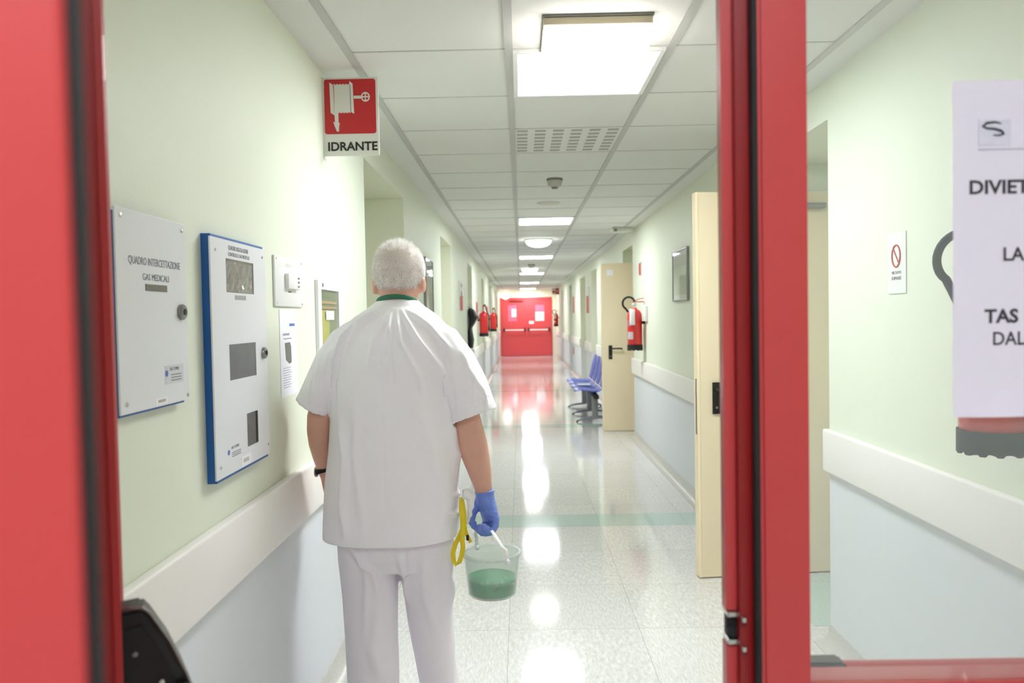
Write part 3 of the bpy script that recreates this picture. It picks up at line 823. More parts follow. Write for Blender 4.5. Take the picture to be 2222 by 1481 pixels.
# front plate built around its three cut-outs
y0, y1, z0, z1 = 1.9286, 2.3408, 1.0413, 1.6404
zs = [z0, 1.0893, 1.1801, 1.2794, 1.3723, 1.5069, 1.5934, z1]
for a, b_ in zip(zs[:-1], zs[1:]):
    hole = [w_ for w_ in W3 if abs(w_[2] - a) < 1e-5]
    if hole:
        fm.box(XB - 0.004, XB, y0, hole[0][0], a, b_).box(XB - 0.004, XB, hole[0][1], y1, a, b_)
    else: fm.box(XB - 0.004, XB, y0, y1, a, b_)
bmesh.ops.remove_doubles(fm.bm, verts=fm.bm.verts, dist=1e-5)
fm.build('door', M['metalwhite'], bc)
for w_, mm in zip(W3, ('windowb', 'window', 'window')):
    MB(O).box(XB - 0.0028, XB - 0.0018, w_[0], w_[1], w_[2], w_[3]).build('window_pane', M[mm], bc)
MB(O).box(XB - 0.0019, XB - 0.0006, 2.2298, 2.2426, 1.0915, 1.1790).build('window_edge_strip', M['blackm'], bc)  # black strip down the far edge of the lowest window
# crumpled film over the top window
fb_ = bmesh.new(); G = []
for j in range(9):
    G.append([fb_.verts.new((XB + 0.0005 + 0.004 * noise.noise(Vector((i * 0.9, j * 0.8, 3))) , 2.0311 + 0.192 * i / 14, 1.5090 + 0.077 * j / 8)) for i in range(15)])
for j in range(8):
    for i in range(14): fb_.faces.new((G[j][i], G[j][i + 1], G[j + 1][i + 1], G[j + 1][i]))
fo = MB(O); fo._add(fb_); fo.build('clear_film', glass_mat('plastic_film', gloss=0.12, haze=0.05), bc)
X = XB + 0.0002
wall_left_text('QUADRO REGOLAZIONE', 2.0482, 1.6169, 0.0115, 0.150, 'inkgrey', X, bc, O)
wall_left_text('CONTROLLO GAS MEDICALI', 2.0461, 1.6009, 0.0100, 0.160, 'inkgrey', X, bc, O)
MB(O).box(X - 0.0003, X + 0.0005, 2.0877, 2.1700, 1.4887, 1.5005).build('name_strip', mat('grey_strip', rgb(158, 158, 156), 0.5, vary=0.2, vscale=150), bc)
lock(2.3034, 1.3392, XB, bc, O, 0.0165)
MB(O).lathe([(0.007, 0), (0.007, 0.0004)], (X + 0.0002, 2.0119, 1.0979), axis='X', seg=20).build('sticker_logo', M['inkblue'], bc)
wall_left_text('HO TOPRE', 2.0311, 1.1032, 0.007, 0.055, 'inkgrey', X, bc, O)
for i in range(3): MB(O).box(X, X + 0.0005, 2.0343, 2.0984, 1.0925 - i * 0.005, 1.0941 - i * 0.005).build('fine_print', M['inkgrey'], bc)
MB(O).box(X - 0.0003, X + 0.0006, 2.1016, 2.1742, 1.0434, 1.0712).build('label_strip', M['paper2'], bc)
MB(O).box(X, X + 0.0009, 2.1166, 2.1571, 1.0530, 1.0637).build('fine_print', mat('beige_ink2', rgb(190, 186, 180), 0.7, vary=0.2, vscale=200), bc)
for yy, zz in ((1.9596, 1.6094), (2.3152, 1.6158), (1.9564, 1.0691), (2.3259, 1.0691)):
    MB(O).lathe([(0.004, 0), (0.0035, 0.0012), (0, 0.002)], (X, yy, zz), axis='X', seg=14).build('screw', M['chrome'], bc, smooth=True)

# switch plate
sw_ = empty('switch_plate', (XL, 2.655, 1.56), 'square white wall plate with a small raised switch beside the blue cabinet', 'switch')
O = sw_.location
MB(O).box(XL, XL + 0.008, 2.497, 2.816, 1.478, 1.640, bev=0.003).build('plate', M['white'], sw_, smooth=True)
MB(O).box(XL + 0.008, XL + 0.022, 2.60, 2.735, 1.536, 1.586, bev=0.003).build('switch_body', M['white'], sw_, smooth=True)
for i in range(3): MB(O).box(XL + 0.022, XL + 0.0235, 2.705, 2.722, 1.543 + i * 0.014, 1.549 + i * 0.014).build('button', M['grey'], sw_)
MB(O).box(XL + 0.008, XL + 0.0085, 2.615, 2.69, 1.608, 1.620).build('fine_print', M['signwhite'], sw_)
MB(O).box(XL + 0.008, XL + 0.0085, 2.635, 2.67, 1.525, 1.529).build('fine_print', M['inkgrey'], sw_)
for yy, zz in ((2.515, 1.630), (2.80, 1.630), (2.515, 1.488), (2.80, 1.488)):
    MB(O).lathe([(0.004, 0), (0, 0.002)], (XL + 0.008, yy, zz), axis='X', seg=12).build('screw', M['chrome'], sw_, smooth=True)

# instruction sheet under it
ps = empty('instruction_sheet', (XL, 2.65, 1.18), 'white instruction sheet with a grey device picture pinned below the switch plate', 'notice')
O = ps.location
MB(O).box(XL + 0.0005, XL + 0.0015, 2.553, 2.748, 1.181, 1.468).build('sheet', M['paper2'], ps)
MB(O).box(XL + 0.0015, XL + 0.002, 2.660, 2.720, 1.413, 1.422).build('blue_logo', M['inkblue'], ps)
MB(O).prism([(2.603, 1.358), (2.66, 1.360), (2.672, 1.345), (2.674, 1.292), (2.650, 1.288), (2.612, 1.302)], (XL + 0.0015, 0, 0), AY, AZ, 0.0006).build('device_picture', M['grey'], ps)
for z, a, b_ in ((1.387, 2.585, 2.66), (1.383, 2.585, 2.655), (1.371, 2.59, 2.68)):
    MB(O).box(XL + 0.0015, XL + 0.002, a, b_, z, z + 0.0025).build('fine_print', M['inkgrey'], ps)
for i in range(9):
    MB(O).box(XL + 0.0015, XL + 0.002, 2.58, 2.60 + 0.085 * random.uniform(0.6, 1), 1.275 - i * 0.008, 1.277 - i * 0.008).build('fine_print', mat('pale_print', rgb(175, 170, 185), 0.8, vary=0.1) if i == 0 else bpy.data.materials['pale_print'], ps)

# glazed box with yellow contents
gb = empty('glass_cabinet', (XL, 3.2, 1.3), 'narrow grey-framed glass cabinet with yellow inside beside the person’s left shoulder', 'wall cabinet')
gb['label'] = "narrow grey framed glass cabinet with yellow inside, next to the person's left shoulder"
O = gb.location
f = MB(O)
M['dimglass'] = glass_mat('cabinet_glass', haze=0.0, ior=1.12)
f.box(XL, XL + 0.014, 3.005, 3.055, 1.16, 1.585, bev=0.002).box(XL, XL + 0.014, 3.345, 3.385, 1.16, 1.585, bev=0.002)
f.box(XL, XL + 0.014, 3.055, 3.345, 1.550, 1.585).box(XL, XL + 0.014, 3.055, 3.345, 1.16, 1.19)
f.build('frame', M['metalwhite'], gb)
MB(O).box(XL, XL + 0.003, 3.055, 3.345, 1.19, 1.55).build('back_panel', mat('olive_back', rgb(120, 124, 82), 0.3, vary=0.25, vscale=10), gb)
MB(O).box(XL + 0.003, XL + 0.008, 3.058, 3.20, 1.19, 1.47, bev=0.004).build('yellow_sheet', mat('yellow_sheet', rgb(205, 195, 70), 0.4, vary=0.15, vscale=10), gb)
for z in (1.475, 1.495): MB(O).box(XL + 0.003, XL + 0.008, 3.08, 3.33, z, z + 0.010, bev=0.002).build('ochre_band', mat('ochre_%d' % int(z * 1000), rgb(205, 160, 90), 0.4, vary=0.2), gb)
MB(O).box(XL + 0.0095, XL + 0.0115, 3.055, 3.345, 1.19, 1.55).build('glass_pane', M['dimglass'], gb)
MB(O).box(XL + 0.0118, XL + 0.013, 3.125, 3.255, 1.432, 1.468, bev=0.0005).build('white_label', M['paper2'], gb)
MB(O).lathe([(0.008, 0), (0.008, 0.002), (0, 0.002)], (XL + 0.014, 3.075, 1.567), axis='X', seg=20).build('round_badge', M['inkgrey'], gb)

# picture frames
def picture(X, sgn, y0, y1, z0, z1, label):
    root = empty('picture_frame', (X, (y0 + y1) / 2, z0), label, 'picture')
    O = root.location
    def bb(a, b_, c, d, e, f_): x0, x1 = sorted((X - sgn * a, X - sgn * b_)); return (x0, x1, c, d, e, f_)
    t = 0.012
    f = MB(O)
    for q in ((y0, y0 + t, z0, z1), (y1 - t, y1, z0, z1), (y0 + t, y1 - t, z0, z0 + t), (y0 + t, y1 - t, z1 - t, z1)):
        f.box(*bb(0.0, 0.022, *q), bev=0.002)
    f.build('frame', M['steel'], root)
    MB(O).box(*bb(0.0, 0.012, y0 + t, y1 - t, z0 + t, z1 - t)).build('mount', M['paper2'], root)
    my, mz = (y1 - y0) * 0.1, (z1 - z0) * 0.12
    MB(O).box(*bb(0.012, 0.0135, y0 + my, y1 - my, z0 + mz, z1 - mz)).build('print', mat('landscape_print', rgb(190, 196, 180), 0.5, vary=0.3, vscale=7), root)
    MB(O).box(*bb(0.016, 0.018, y0 + t, y1 - t, z0 + t, z1 - t)).build('glass_pane', M['dimglass'], root)
picture(XR, 1, 6.24, 6.83, 1.535, 1.955, 'framed landscape picture on the right wall between the two cream doors')
picture(XL, -1, 6.42, 6.95, 1.36, 1.93, "framed picture on the left wall just right of the person's head")

# thin wall signs down the corridor
def wall_sign(X, sgn, y0, y1, z0, z1, parts, label, grp='red and white safety signs on the corridor walls'):
    root = empty('safety_sign', (X, (y0 + y1) / 2, z0), label, 'sign', grp)
    O = root.location
    x0, x1 = sorted((X, X - sgn * 0.012))
    MB(O).box(x0, x1, y0, y1, z0, z1, bev=0.001).build('plate', M['signwhite'], root)
    for a, b_, mm in parts:
        x2, x3 = sorted((X - sgn * 0.012, X - sgn * 0.014))
        MB(O).box(x2, x3, y0 + 0.01, y1 - 0.01, z0 + (z1 - z0) * a, z0 + (z1 - z0) * b_).build('coloured_field', M[mm], root)
    return root
RF = [(0.02, 0.48, 'signred')]
s1 = wall_sign(XL, -1, 10.05, 10.55, 1.52, 1.90, RF, 'tall sign, white above red, on the left wall just right of the picture frame')
O = s1.location
for z in (1.85, 1.76, 1.72): MB(O).sphere((XL + 0.03, 10.3, z), 0.028, scale=(0.6, 1.6, 1)).build('reflection_blob', M['white'], s1, smooth=True)  # white blobs modelled in place of bright reflections on the glossy sign
wall_sign(XL, -1, 13.7, 14.2, 1.50, 1.92, RF, 'white and red sign on the left wall above the first hanging extinguisher')
wall_sign(XL, -1, 18.0, 18.6, 1.47, 1.90, RF, 'white and red sign on the left wall, farther one before the second extinguisher')
wall_sign(XR, 1, 15.3, 15.85, 1.47, 1.99, [(0.02, 0.66, 'signred')], 'tall red sign with white top on the right wall, nearer one past the blue seats')
wall_sign(XR, 1, 19.4, 20.0, 1.49, 1.95, [(0.02, 0.9, 'signred')], 'red sign on the right wall, farther one towards the red doors')
wall_sign(XR, 1, 19.7, 20.1, 0.46, 0.67, [(0.05, 0.9, 'signred')], 'small red sign low on the right wall under the bumper rail')
wall_sign(XR, 1, 8.65, 8.80, 1.855, 2.0, [(0.06, 0.94, 'signred'), ], 'tiny red sign on the right wall above the hanging fire extinguisher')
# flag sign over the far end
fs = empty('arrow_sign', (XR, 27.2, 2.20), 'small red and white sign sticking out high on the right wall by the far doors', 'sign')
O = fs.location
MB(O).box(XR - 0.24, XR, 27.2, 27.205, 2.17, 2.39, bev=0.001).build('plate', M['signwhite'], fs)
MB(O).box(XR - 0.12, XR - 0.01, 27.196, 27.2, 2.18, 2.38).box(XR - 0.22, XR - 0.14, 27.196, 27.2, 2.22, 2.29).build('red_field', M['signred'], fs)
text('symbol', 'F', 0.16, M['signwhite'], (XR - 0.10, 27.195, 2.22), (1, 0, 0), (0, 0, 1), fs, O)

# no-smoking card on the right wall near the glass door
ns = empty('no_smoking_card', (XR, 2.80, 1.487), 'small white no smoking card with a red barred circle seen through the door glass', 'sign')
O = ns.location
MB(O).box(XR - 0.004, XR, 2.738, 2.872, 1.487, 1.700, bev=0.001).build('plate', M['white'], ns)
c = (XR - 0.0055, 2.805, 1.618)
MB(O).tube([(c[0], c[1] + 0.030 * math.cos(a * PI / 16), c[2] + 0.038 * math.sin(a * PI / 16)) for a in range(32)], 0.0028, seg=8, closed=True).tube([(c[0], c[1] + 0.021, c[2] + 0.027), (c[0], c[1] - 0.021, c[2] - 0.027)], 0.0024, seg=8).build('barred_circle', M['signred'], ns, smooth=True)
text('lettering', 'VIETATO', 0.015, M['inkgrey'], (XR - 0.0045, 2.84, 1.555), (0, -1, 0), AZ, ns, O, width=0.07)
text('lettering', 'FUMARE', 0.017, M['inkgrey'], (XR - 0.0045, 2.84, 1.535), (0, -1, 0), AZ, ns, O, width=0.07)

# black jacket on a hook
bj = empty('hanging_jacket', (XL, 12.0, 0.97), 'black garment hanging by the left wall recess beyond the person’s right shoulder', 'jacket')
bj['label'] = "black garment hanging on the left wall just above the person's right shoulder"
O = bj.location
j = MB()
j.tube([(XL + 0.02, 11.72, 1.57), (XL + 0.05, 11.72, 1.52), (XL + 0.08, 11.72, 1.44), (XL + 0.055, 11.72, 1.36), (XL + 0.03, 11.72, 1.28), (XL + 0.03, 11.72, 1.22), (XL + 0.04, 11.72, 1.10), (XL + 0.035, 11.72, 0.985)], [(0.02, 0.03), (0.055, 0.1), (0.075, 0.16), (0.05, 0.16), (0.025, 0.13), (0.035, 0.15), (0.045, 0.17), (0.035, 0.15)], seg=16, flat=(1, 0, 0))
j = voxelise(j, 0.012, 2)
for v in j.bm.verts: v.co.x = max(v.co.x, XL + 0.001)
j.off = O.copy()
j.build('cloth', M['blackm'], bj, smooth='all')
MB(O).tube([(XL, 11.72, 1.585), (XL + 0.02, 11.72, 1.585), (XL + 0.025, 11.72, 1.60)], 0.006, seg=8).build('hook', M['steel'], bj)

# ================================================================== FIRE EXTINGUISHERS
def extinguisher_proto():
    root = empty('fire_extinguisher', (0, 0, 0))
    r = 0.078
    MB().lathe([(r - 0.004, 0.045), (r, 0.05), (r, 0.36), (r * 0.97, 0.385), (r * 0.85, 0.41), (r * 0.6, 0.43), (0.03, 0.44), (0.024, 0.455), (0, 0.455)], seg=40).build('cylinder', M['extred'], root, smooth=True)
    # skirt with a notched lower rim
    b_ = bmesh.new(); seg = 80; top, bot, inn = [], [], []
    for i in range(seg):
        a = 2 * PI * i / seg; rr_ = r + 0.004; zb = 0.0 if (i // 3) % 2 else 0.007
        top.append(b_.verts.new((rr_ * math.cos(a), rr_ * math.sin(a), 0.062)))
        bot.append(b_.verts.new((rr_ * math.cos(a), rr_ * math.sin(a), zb)))
        inn.append(b_.verts.new(((rr_ - 0.008) * math.cos(a), (rr_ - 0.008) * math.sin(a), zb)))
    for i in range(seg):
        k = (i + 1) % seg
        b_.faces.new((bot[i], bot[k], top[k], top[i])); b_.faces.new((inn[i], inn[k], bot[k], bot[i]))
    b_.faces.new(top)
    b_.faces.new(inn[::-1])
    s = MB(); s._add(b_); s.build('base_skirt', M['rubber'], root, smooth=30)
    v = MB().lathe([(0.020, 0.455), (0.020, 0.475), (0.026, 0.478), (0.026, 0.495), (0.016, 0.50), (0.016, 0.515), (0, 0.515)], seg=20)
    v.build('valve', M['chrome'], root, smooth=True)
    MB().lathe([(0.016, 0), (0.016, 0.012), (0, 0.012)], (0.0, -0.026, 0.487), axis='Y', seg=20).build('pressure_gauge', M['white'], root, smooth=True)
    MB().box(-0.10, 0.02, -0.010, 0.010, 0.512, 0.522, bev=0.003).build('squeeze_handle', M['extred'], root, smooth=True)
    MB().tube([(0.01, 0, 0.515), (-0.04, 0, 0.545), (-0.10, 0, 0.555)], [(0.011, 0.004)] * 3, seg=10, flat=(0, 1, 0)).build('top_lever', M['extred'], root, smooth=True)
    pts = [(0.0, 0, 0.485)]
    for i in range(0, 19):
        a = math.radians(165 - i * 12.5); pts.append((0.058 + 0.062 * math.cos(a), -0.003 * i, 0.505 + 0.064 * math.sin(a)))
    pts += [(0.065, -0.070, 0.42), (0.03, -0.092, 0.37), (0.0, -0.093, 0.18)]
    MB().tube(pts, 0.011, seg=12).build('hose', M['rubber'], root, smooth=True)
    MB().lathe([(0.010, 0.0), (0.014, 0.03), (0.013, 0.09), (0.011, 0.10)], (0.0, -0.093, 0.09), seg=16).build('nozzle', M['black'], root, smooth=True)
    # label bands wrap the front of the cylinder
    def band(z0, z1, a0, a1, m, nm):
        b2 = bmesh.new(); rr_ = r + 0.0008; k = 12; lo = []; hi = []
        for i in range(k + 1):
            a = math.radians(a0 + (a1 - a0) * i / k)
            lo.append(b2.verts.new((rr_ * math.cos(a), rr_ * math.sin(a), z0))); hi.append(b2.verts.new((rr_ * math.cos(a), rr_ * math.sin(a), z1)))
        for i in range(k): b2.faces.new((lo[i], lo[i + 1], hi[i + 1], hi[i]))
        bmesh.ops.solidify(b2, geom=b2.faces[:], thickness=-0.0006)
        q = MB(); q._add(b2); q.build(nm, m, root, smooth=True)
    band(0.12, 0.20, -75, -20, M['paper2'], 'white_label')
    band(0.26, 0.32, -100, -40, mat('pink_label', rgb(225, 150, 170), 0.5, vary=0.3, vscale=50), 'printed_label')
    MB().box(0.01, 0.06, 0.035, 0.105, 0.27, 0.44, bev=0.008).build('nozzle_holder', M['white'], root, smooth=True)
    MB().box(-0.028, 0.028, r - 0.002, 0.125, 0.28, 0.31, bev=0.002).build('wall_bracket', M['blackm'], root)
    return root
ext = extinguisher_proto()
# local -y faces the viewer side once rotated: bracket (+y) goes to the wall
def place_ext(o, x, y, z, rz, label):
    o.location = (x, y, z); o.rotation_euler = (0, 0, rz)
    tag(o, label, 'fire extinguisher', 'fire extinguishers hung on the corridor walls')
RZR = -PI / 2      # bracket towards +X wall
place_ext(ext, 1.205, 2.05, 1.058, RZR, 'red fire extinguisher half hidden behind the notice on the door glass')
e2 = copy_tree(ext); place_ext(e2, 1.212, 8.5, 1.05, RZR, 'red fire extinguisher with curved black hose on the right wall between the cream doors')
e3 = copy_tree(ext); place_ext(e3, -0.667, 14.3, 1.09, PI / 2, 'red fire extinguisher on the left wall, nearer of the two past the black garment')
e4 = copy_tree(ext); place_ext(e4, -0.667, 19.2, 1.09, PI / 2, 'red fire extinguisher on the left wall, farther of the two near the red doors')
e5 = copy_tree(ext); place_ext(e5, 1.212, 27.4, 1.08, RZR, 'red fire extinguisher on the right wall right beside the far doors')
# mounting plaques behind two of them
for (X, s, yy, lb) in ((XR, 1, 8.42, 'white plaque on the right wall behind the hanging extinguisher'),):
    o = MB((X, yy, 1.30)).box(X - 0.03, X, yy - 0.14, yy - 0.0, 1.36, 1.52, bev=0.004).build('wall_plaque', M['white'], smooth=True)
    tag(o, lb, 'plaque')

# the loops of hose should stand out into the corridor for the wall-hung ones: hose lives in local x/z plane
for e_, sg_ in ((ext, 1), (e2, 1), (e5, 1), (e3, -1), (e4, -1)):
    if sg_ < 0: continue
    for ch in e_.children:
        if ch.name.startswith(('hose', 'nozzle', 'squeeze', 'top_lever')):
            ch.rotation_euler = (0, 0, -PI / 2 if sg_ > 0 else -PI / 2)

# ================================================================== BLUE BEAM SEATS
bs = empty('beam_seating', (1.05, 11.55, 0), 'row of linked blue plastic waiting seats on a grey beam behind the farther cream door', 'bench')
O = bs.location
MB(O).box(0.95, 1.01, 10.45, 12.75, 0.33, 0.38, bev=0.006).build('beam', M['blackm'], bs, smooth=True)
legm = mat('grey_leg_paint', rgb(150, 152, 154), 0.4, metal=0.3, vary=0.05)
for y in (10.75, 11.60, 12.55):
    l = MB(O).box(0.94, 1.02, y - 0.04, y + 0.03, 0.05, 0.34, bev=0.01)
    l.tube([(0.73, y - 0.05, 0.02), (0.80, y - 0.04, 0.035), (1.04, y, 0.06), (1.18, y, 0.035), (1.24, y, 0.02)], [(0.012, 0.02), (0.016, 0.022), (0.022, 0.03), (0.016, 0.022), (0.012, 0.02)], seg=12)
    lg = l.build('leg', legm, bs, smooth=True)
    for xx, yy2 in ((0.735, y - 0.05), (1.235, y)):
        MB(O).lathe([(0.016, 0), (0.018, 0.010), (0, 0.012)], (xx, yy2, 0.002), seg=12).build('foot', M['blackm'], lg, smooth=True)
for i in range(4):
    y = 10.72 + 0.545 * i
    s = MB(O)
    rl_ = []
    for t, (x, z) in enumerate(((0.705, 0.425), (0.725, 0.440), (0.78, 0.447), (0.87, 0.437), (0.95, 0.428), (1.02, 0.430), (1.055, 0.445))):
        wv = (0.15, 0.195, 0.225, 0.23, 0.225, 0.215, 0.205)[t]
        rl_.append(((x, y, z), (0, 1, 0), (0.1, 0, 1), wv, 0.008, 4))
    s.rings(rl_, seg=24)
    s.build('seat', M['bluechair'], bs, smooth=True)
    s = MB(O); rl_ = []
    for t, (x, z) in enumerate(((1.065, 0.47), (1.085, 0.54), (1.110, 0.64), (1.135, 0.74), (1.150, 0.80), (1.155, 0.825))):
        wv = (0.17, 0.215, 0.225, 0.215, 0.19, 0.12)[t]
        rl_.append(((x, y, z), (0, 1, 0), (1, 0, -0.2), wv, 0.008, 4))
    s.rings(rl_, seg=24)
    s.build('backrest', M['bluechair'], bs, smooth=True)
    MB(O).tube([(0.90, y, 0.375), (1.00, y, 0.40), (1.075, y, 0.435), (1.108, y, 0.53), (1.133, y, 0.64)], [(0.02, 0.005)] * 5, seg=10, flat=(0, 1, 0)).build('seat_bracket', M['chrome'], bs, smooth=True)
MB(O).tube([(1.06, 10.46, 0.455), (1.06, 12.6, 0.455)], 0.008, seg=10).build('chrome_rod', M['chrome'], bs, smooth=True)
# leaflet lying on a seat
lf_ = MB((0.87, 11.25, 0.456)).box(0.78, 0.97, 11.14, 11.40, 0.4585, 0.4605, mtx=None).build('leaflet', M['paper2'])
tag(lf_, 'white paper lying on a blue waiting seat', 'paper')
# ================================================================== PERSON
pr = empty('person', (-0.43, 2.62, 0.0), 'white-haired person in white short-sleeved scrubs walking away, blue glove holding a tub', 'person')
O = pr.location
PV = Vector
CX = -0.41     # head / neck centre
# ---- body: one continuous skin from head to feet
B = MB()
X1, Y1, Z1 = (1, 0, 0), (0, 1, 0), (0, 0, 1)
tilt = 0.10
def hr(z, y, rx, ry, p=2.1, x=-0.408): return ((x, y, z), X1, (0, 1, -tilt), rx, ry, p)
B.rings([hr(1.440, 2.665, 0.058, 0.060), hr(1.475, 2.665, 0.060, 0.064), hr(1.500, 2.675, 0.061, 0.080), hr(1.520, 2.690, 0.065, 0.092),
         hr(1.545, 2.695, 0.072, 0.099), hr(1.575, 2.697, 0.077, 0.102), hr(1.605, 2.693, 0.074, 0.097), hr(1.628, 2.688, 0.066, 0.086),
         hr(1.642, 2.684, 0.052, 0.069), hr(1.651, 2.680, 0.034, 0.045), hr(1.655, 2.678, 0.010, 0.015)], seg=32)
# jaw, chin, nose, brow
B.sphere((-0.408, 2.735, 1.478), 0.045, scale=(1.1, 1.15, 0.75))
B.sphere((-0.408, 2.765, 1.462), 0.022, scale=(1.2, 1, 0.9))
B.rings([((-0.408, 2.793, 1.565), X1, Y1, 0.007, 0.012), ((-0.408, 2.803, 1.545), X1, Y1, 0.010, 0.014), ((-0.408, 2.812, 1.525), X1, Y1, 0.014, 0.016), ((-0.408, 2.806, 1.515), X1, Y1, 0.013, 0.012)], seg=16)
B.sphere((-0.408, 2.785, 1.585), 0.03, scale=(1.9, 0.55, 0.35))
# ears
for s in (-1, 1):
    ex = -0.408 + s * 0.077
    B.rings([((ex - s * 0.012, 2.682, 1.520), (s * 0.35, 1, 0), Z1, 0.006, 0.006), ((ex, 2.676, 1.540), (s * 0.5, 0.87, 0), (0, 0, 1), 0.015, 0.027), ((ex + s * 0.008, 2.670, 1.543), (s * 0.5, 0.87, 0), (0, 0, 1), 0.016, 0.029), ((ex + s * 0.011, 2.668, 1.543), (s * 0.5, 0.87, 0), (0, 0, 1), 0.010, 0.023)], seg=16)
# torso under the tunic
B.rings([((-0.43, 2.62, 0.72), X1, Y1, 0.17, 0.12), ((-0.43, 2.62, 0.90), X1, Y1, 0.175, 0.13), ((-0.42, 2.62, 1.10), X1, Y1, 0.165, 0.12), ((-0.415, 2.62, 1.28), X1, Y1, 0.165, 0.11), ((-0.413, 2.63, 1.37), X1, Y1, 0.14, 0.08), ((-0.41, 2.645, 1.43), X1, Y1, 0.09, 0.07), ((-0.408, 2.66, 1.47), X1, Y1, 0.055, 0.058)], seg=28)
# arms
B.tube([(-0.545, 2.625, 1.345), (-0.595, 2.615, 1.30), (-0.643, 2.605, 1.20), (-0.668, 2.60, 1.11), (-0.672, 2.61, 1.07), (-0.678, 2.64, 1.02), (-0.682, 2.68, 0.96), (-0.680, 2.715, 0.905)],
       [0.045, 0.047, 0.044, 0.040, 0.040, 0.037, 0.029, (0.024, 0.020)], seg=20)
B.tube([(-0.30, 2.625, 1.345), (-0.245, 2.615, 1.30), (-0.208, 2.603, 1.21), (-0.187, 2.595, 1.12), (-0.180, 2.60, 1.08), (-0.165, 2.603, 1.01), (-0.145, 2.603, 0.93), (-0.131, 2.602, 0.86), (-0.128, 2.602, 0.83)],
       [0.045, 0.048, 0.048, 0.046, 0.047, 0.050, 0.040, 0.028, 0.024], seg=20)
# left hand, relaxed, half hidden by the tunic
LH = PV((-0.680, 2.715, 0.905))
B.tube([LH + PV((0, -0.005, 0.02)), LH + PV((0.002, 0.008, -0.03)), LH + PV((0.006, 0.02, -0.075))], [(0.020, 0.024), (0.038, 0.016), (0.040, 0.013)], seg=16, flat=(0, 1, 0.2))
for i, (dy, ln) in enumerate(((0.050, 0.072), (0.030, 0.080), (0.009, 0.076), (-0.012, 0.062))):
    a = LH + PV((0.006, dy, -0.072)); B.tube([a, a + PV((0.008, 0.004, -ln * 0.42)), a + PV((0.022, 0.004, -ln * 0.75)), a + PV((0.038, 0.002, -ln * 0.95))], [0.0095, 0.009, 0.0085, 0.0065], seg=12)
a = LH + PV((0.0, 0.035, -0.02)); B.tube([a, a + PV((0.012, 0.030, -0.025)), a + PV((0.018, 0.040, -0.055)), a + PV((0.022, 0.040, -0.078))], [0.012, 0.012, 0.010, 0.008], seg=12)
# legs
LL = [(-0.525, 2.62, 0.80), (-0.517, 2.61, 0.50), (-0.510, 2.585, 0.25), (-0.507, 2.56, 0.09), (-0.505, 2.60, 0.06)]
RL = [(-0.335, 2.62, 0.80), (-0.325, 2.68, 0.50), (-0.312, 2.75, 0.25), (-0.305, 2.80, 0.10), (-0.300, 2.84, 0.065)]
B.tube(LL, [0.085, 0.062, 0.050, 0.036, 0.034], seg=18); B.tube(RL, [0.085, 0.058, 0.046, 0.035, 0.034], seg=18)
B.tube([(-0.505, 2.555, 0.055), (-0.507, 2.65, 0.045), (-0.510, 2.74, 0.035)], [0.030, 0.034, 0.024], seg=14)
B.tube([(-0.303, 2.795, 0.060), (-0.300, 2.89, 0.050), (-0.298, 2.98, 0.035)], [0.030, 0.034, 0.024], seg=14)
B = voxelise(B, 0.0055, 4); B.off = O.copy()
body = B.build('body', M['skin'], pr, smooth='all')
# face details (hidden from this side but there)
for s in (-1, 1):
    MB(O).sphere((-0.408 + s * 0.031, 2.777, 1.563), 0.012).build('eye', M['eye'], body, smooth=True)
    MB(O).sphere((-0.408 + s * 0.031, 2.7875, 1.563), 0.0045).build('iris', M['iris'], body, smooth=True)
    MB(O).tube([(-0.408 + s * 0.014, 2.800, 1.588), (-0.408 + s * 0.031, 2.802, 1.592), (-0.408 + s * 0.050, 2.790, 1.586)], [0.003, 0.004, 0.002], seg=8).build('eyebrow', M['hair'], body, smooth=True)
MB(O).tube([(-0.431, 2.783, 1.497), (-0.408, 2.792, 1.499), (-0.385, 2.783, 1.497)], [(0.002, 0.002), (0.006, 0.005), (0.002, 0.002)], seg=10).build('mouth', M['lip'], body, smooth=True)

# ---- hair: close cap plus short strands
hb_ = bmesh.new()
def cap_pt(th, ph, k=1.0):   # th: azimuth, ph: polar
    sp_, cp_ = math.sin(ph), math.cos(ph)
    g = 1.0 + 0.04 * sp_ * sp_ * cp_ * cp_ * 4      # squarer than an ellipsoid
    return PV((-0.408 + 0.0835 * g * k * sp_ * math.cos(th), 2.688 + 0.110 * g * k * sp_ * math.sin(th), 1.588 + 0.096 * g * k * cp_))
def hairline(th):
    # lowest polar angle of the hair: low at the nape, high on the forehead, cut round the ears
    back = math.sin(th)      # -1 is the nape
    side = abs(math.cos(th))
    ph = 2.18 if back < 0 else 2.18 - 1.10 * back
    if side > 0.90: ph = min(ph, 1.72 if back > -0.15 else 1.86)
    return ph
G = []; NT, NP = 64, 22
top = hb_.verts.new(cap_pt(0, 0))
for j in range(1, NP + 1):
    row = []
    for i in range(NT):
        th = 2 * PI * i / NT; ph = hairline(th) * j / NP
        p = cap_pt(th, ph, 1.0 - (0.035 if j == NP else 0))
        if p.z < 1.55: p.x = -0.408 + (p.x + 0.408) * (1 - 3.6 * (1.55 - p.z)); p.y = max(p.y, 2.688 - 0.100 + (1.55 - p.z) * 0.50)
        row.append(hb_.verts.new(p + PV((noise.noise(p * 60), noise.noise(p * 60 + PV((5, 0, 0))), noise.noise(p * 60 + PV((0, 5, 0))))) * 0.0022))
    G.append(row)
for i in range(NT):
    hb_.faces.new((top, G[0][i], G[0][(i + 1) % NT]))
    for j in range(NP - 1): hb_.faces.new((G[j][i], G[j + 1][i], G[j + 1][(i + 1) % NT], G[j][(i + 1) % NT]))
q = MB(O); q._add(hb_); hair = q.build('hair', M['scalp'], pr, smooth='all')
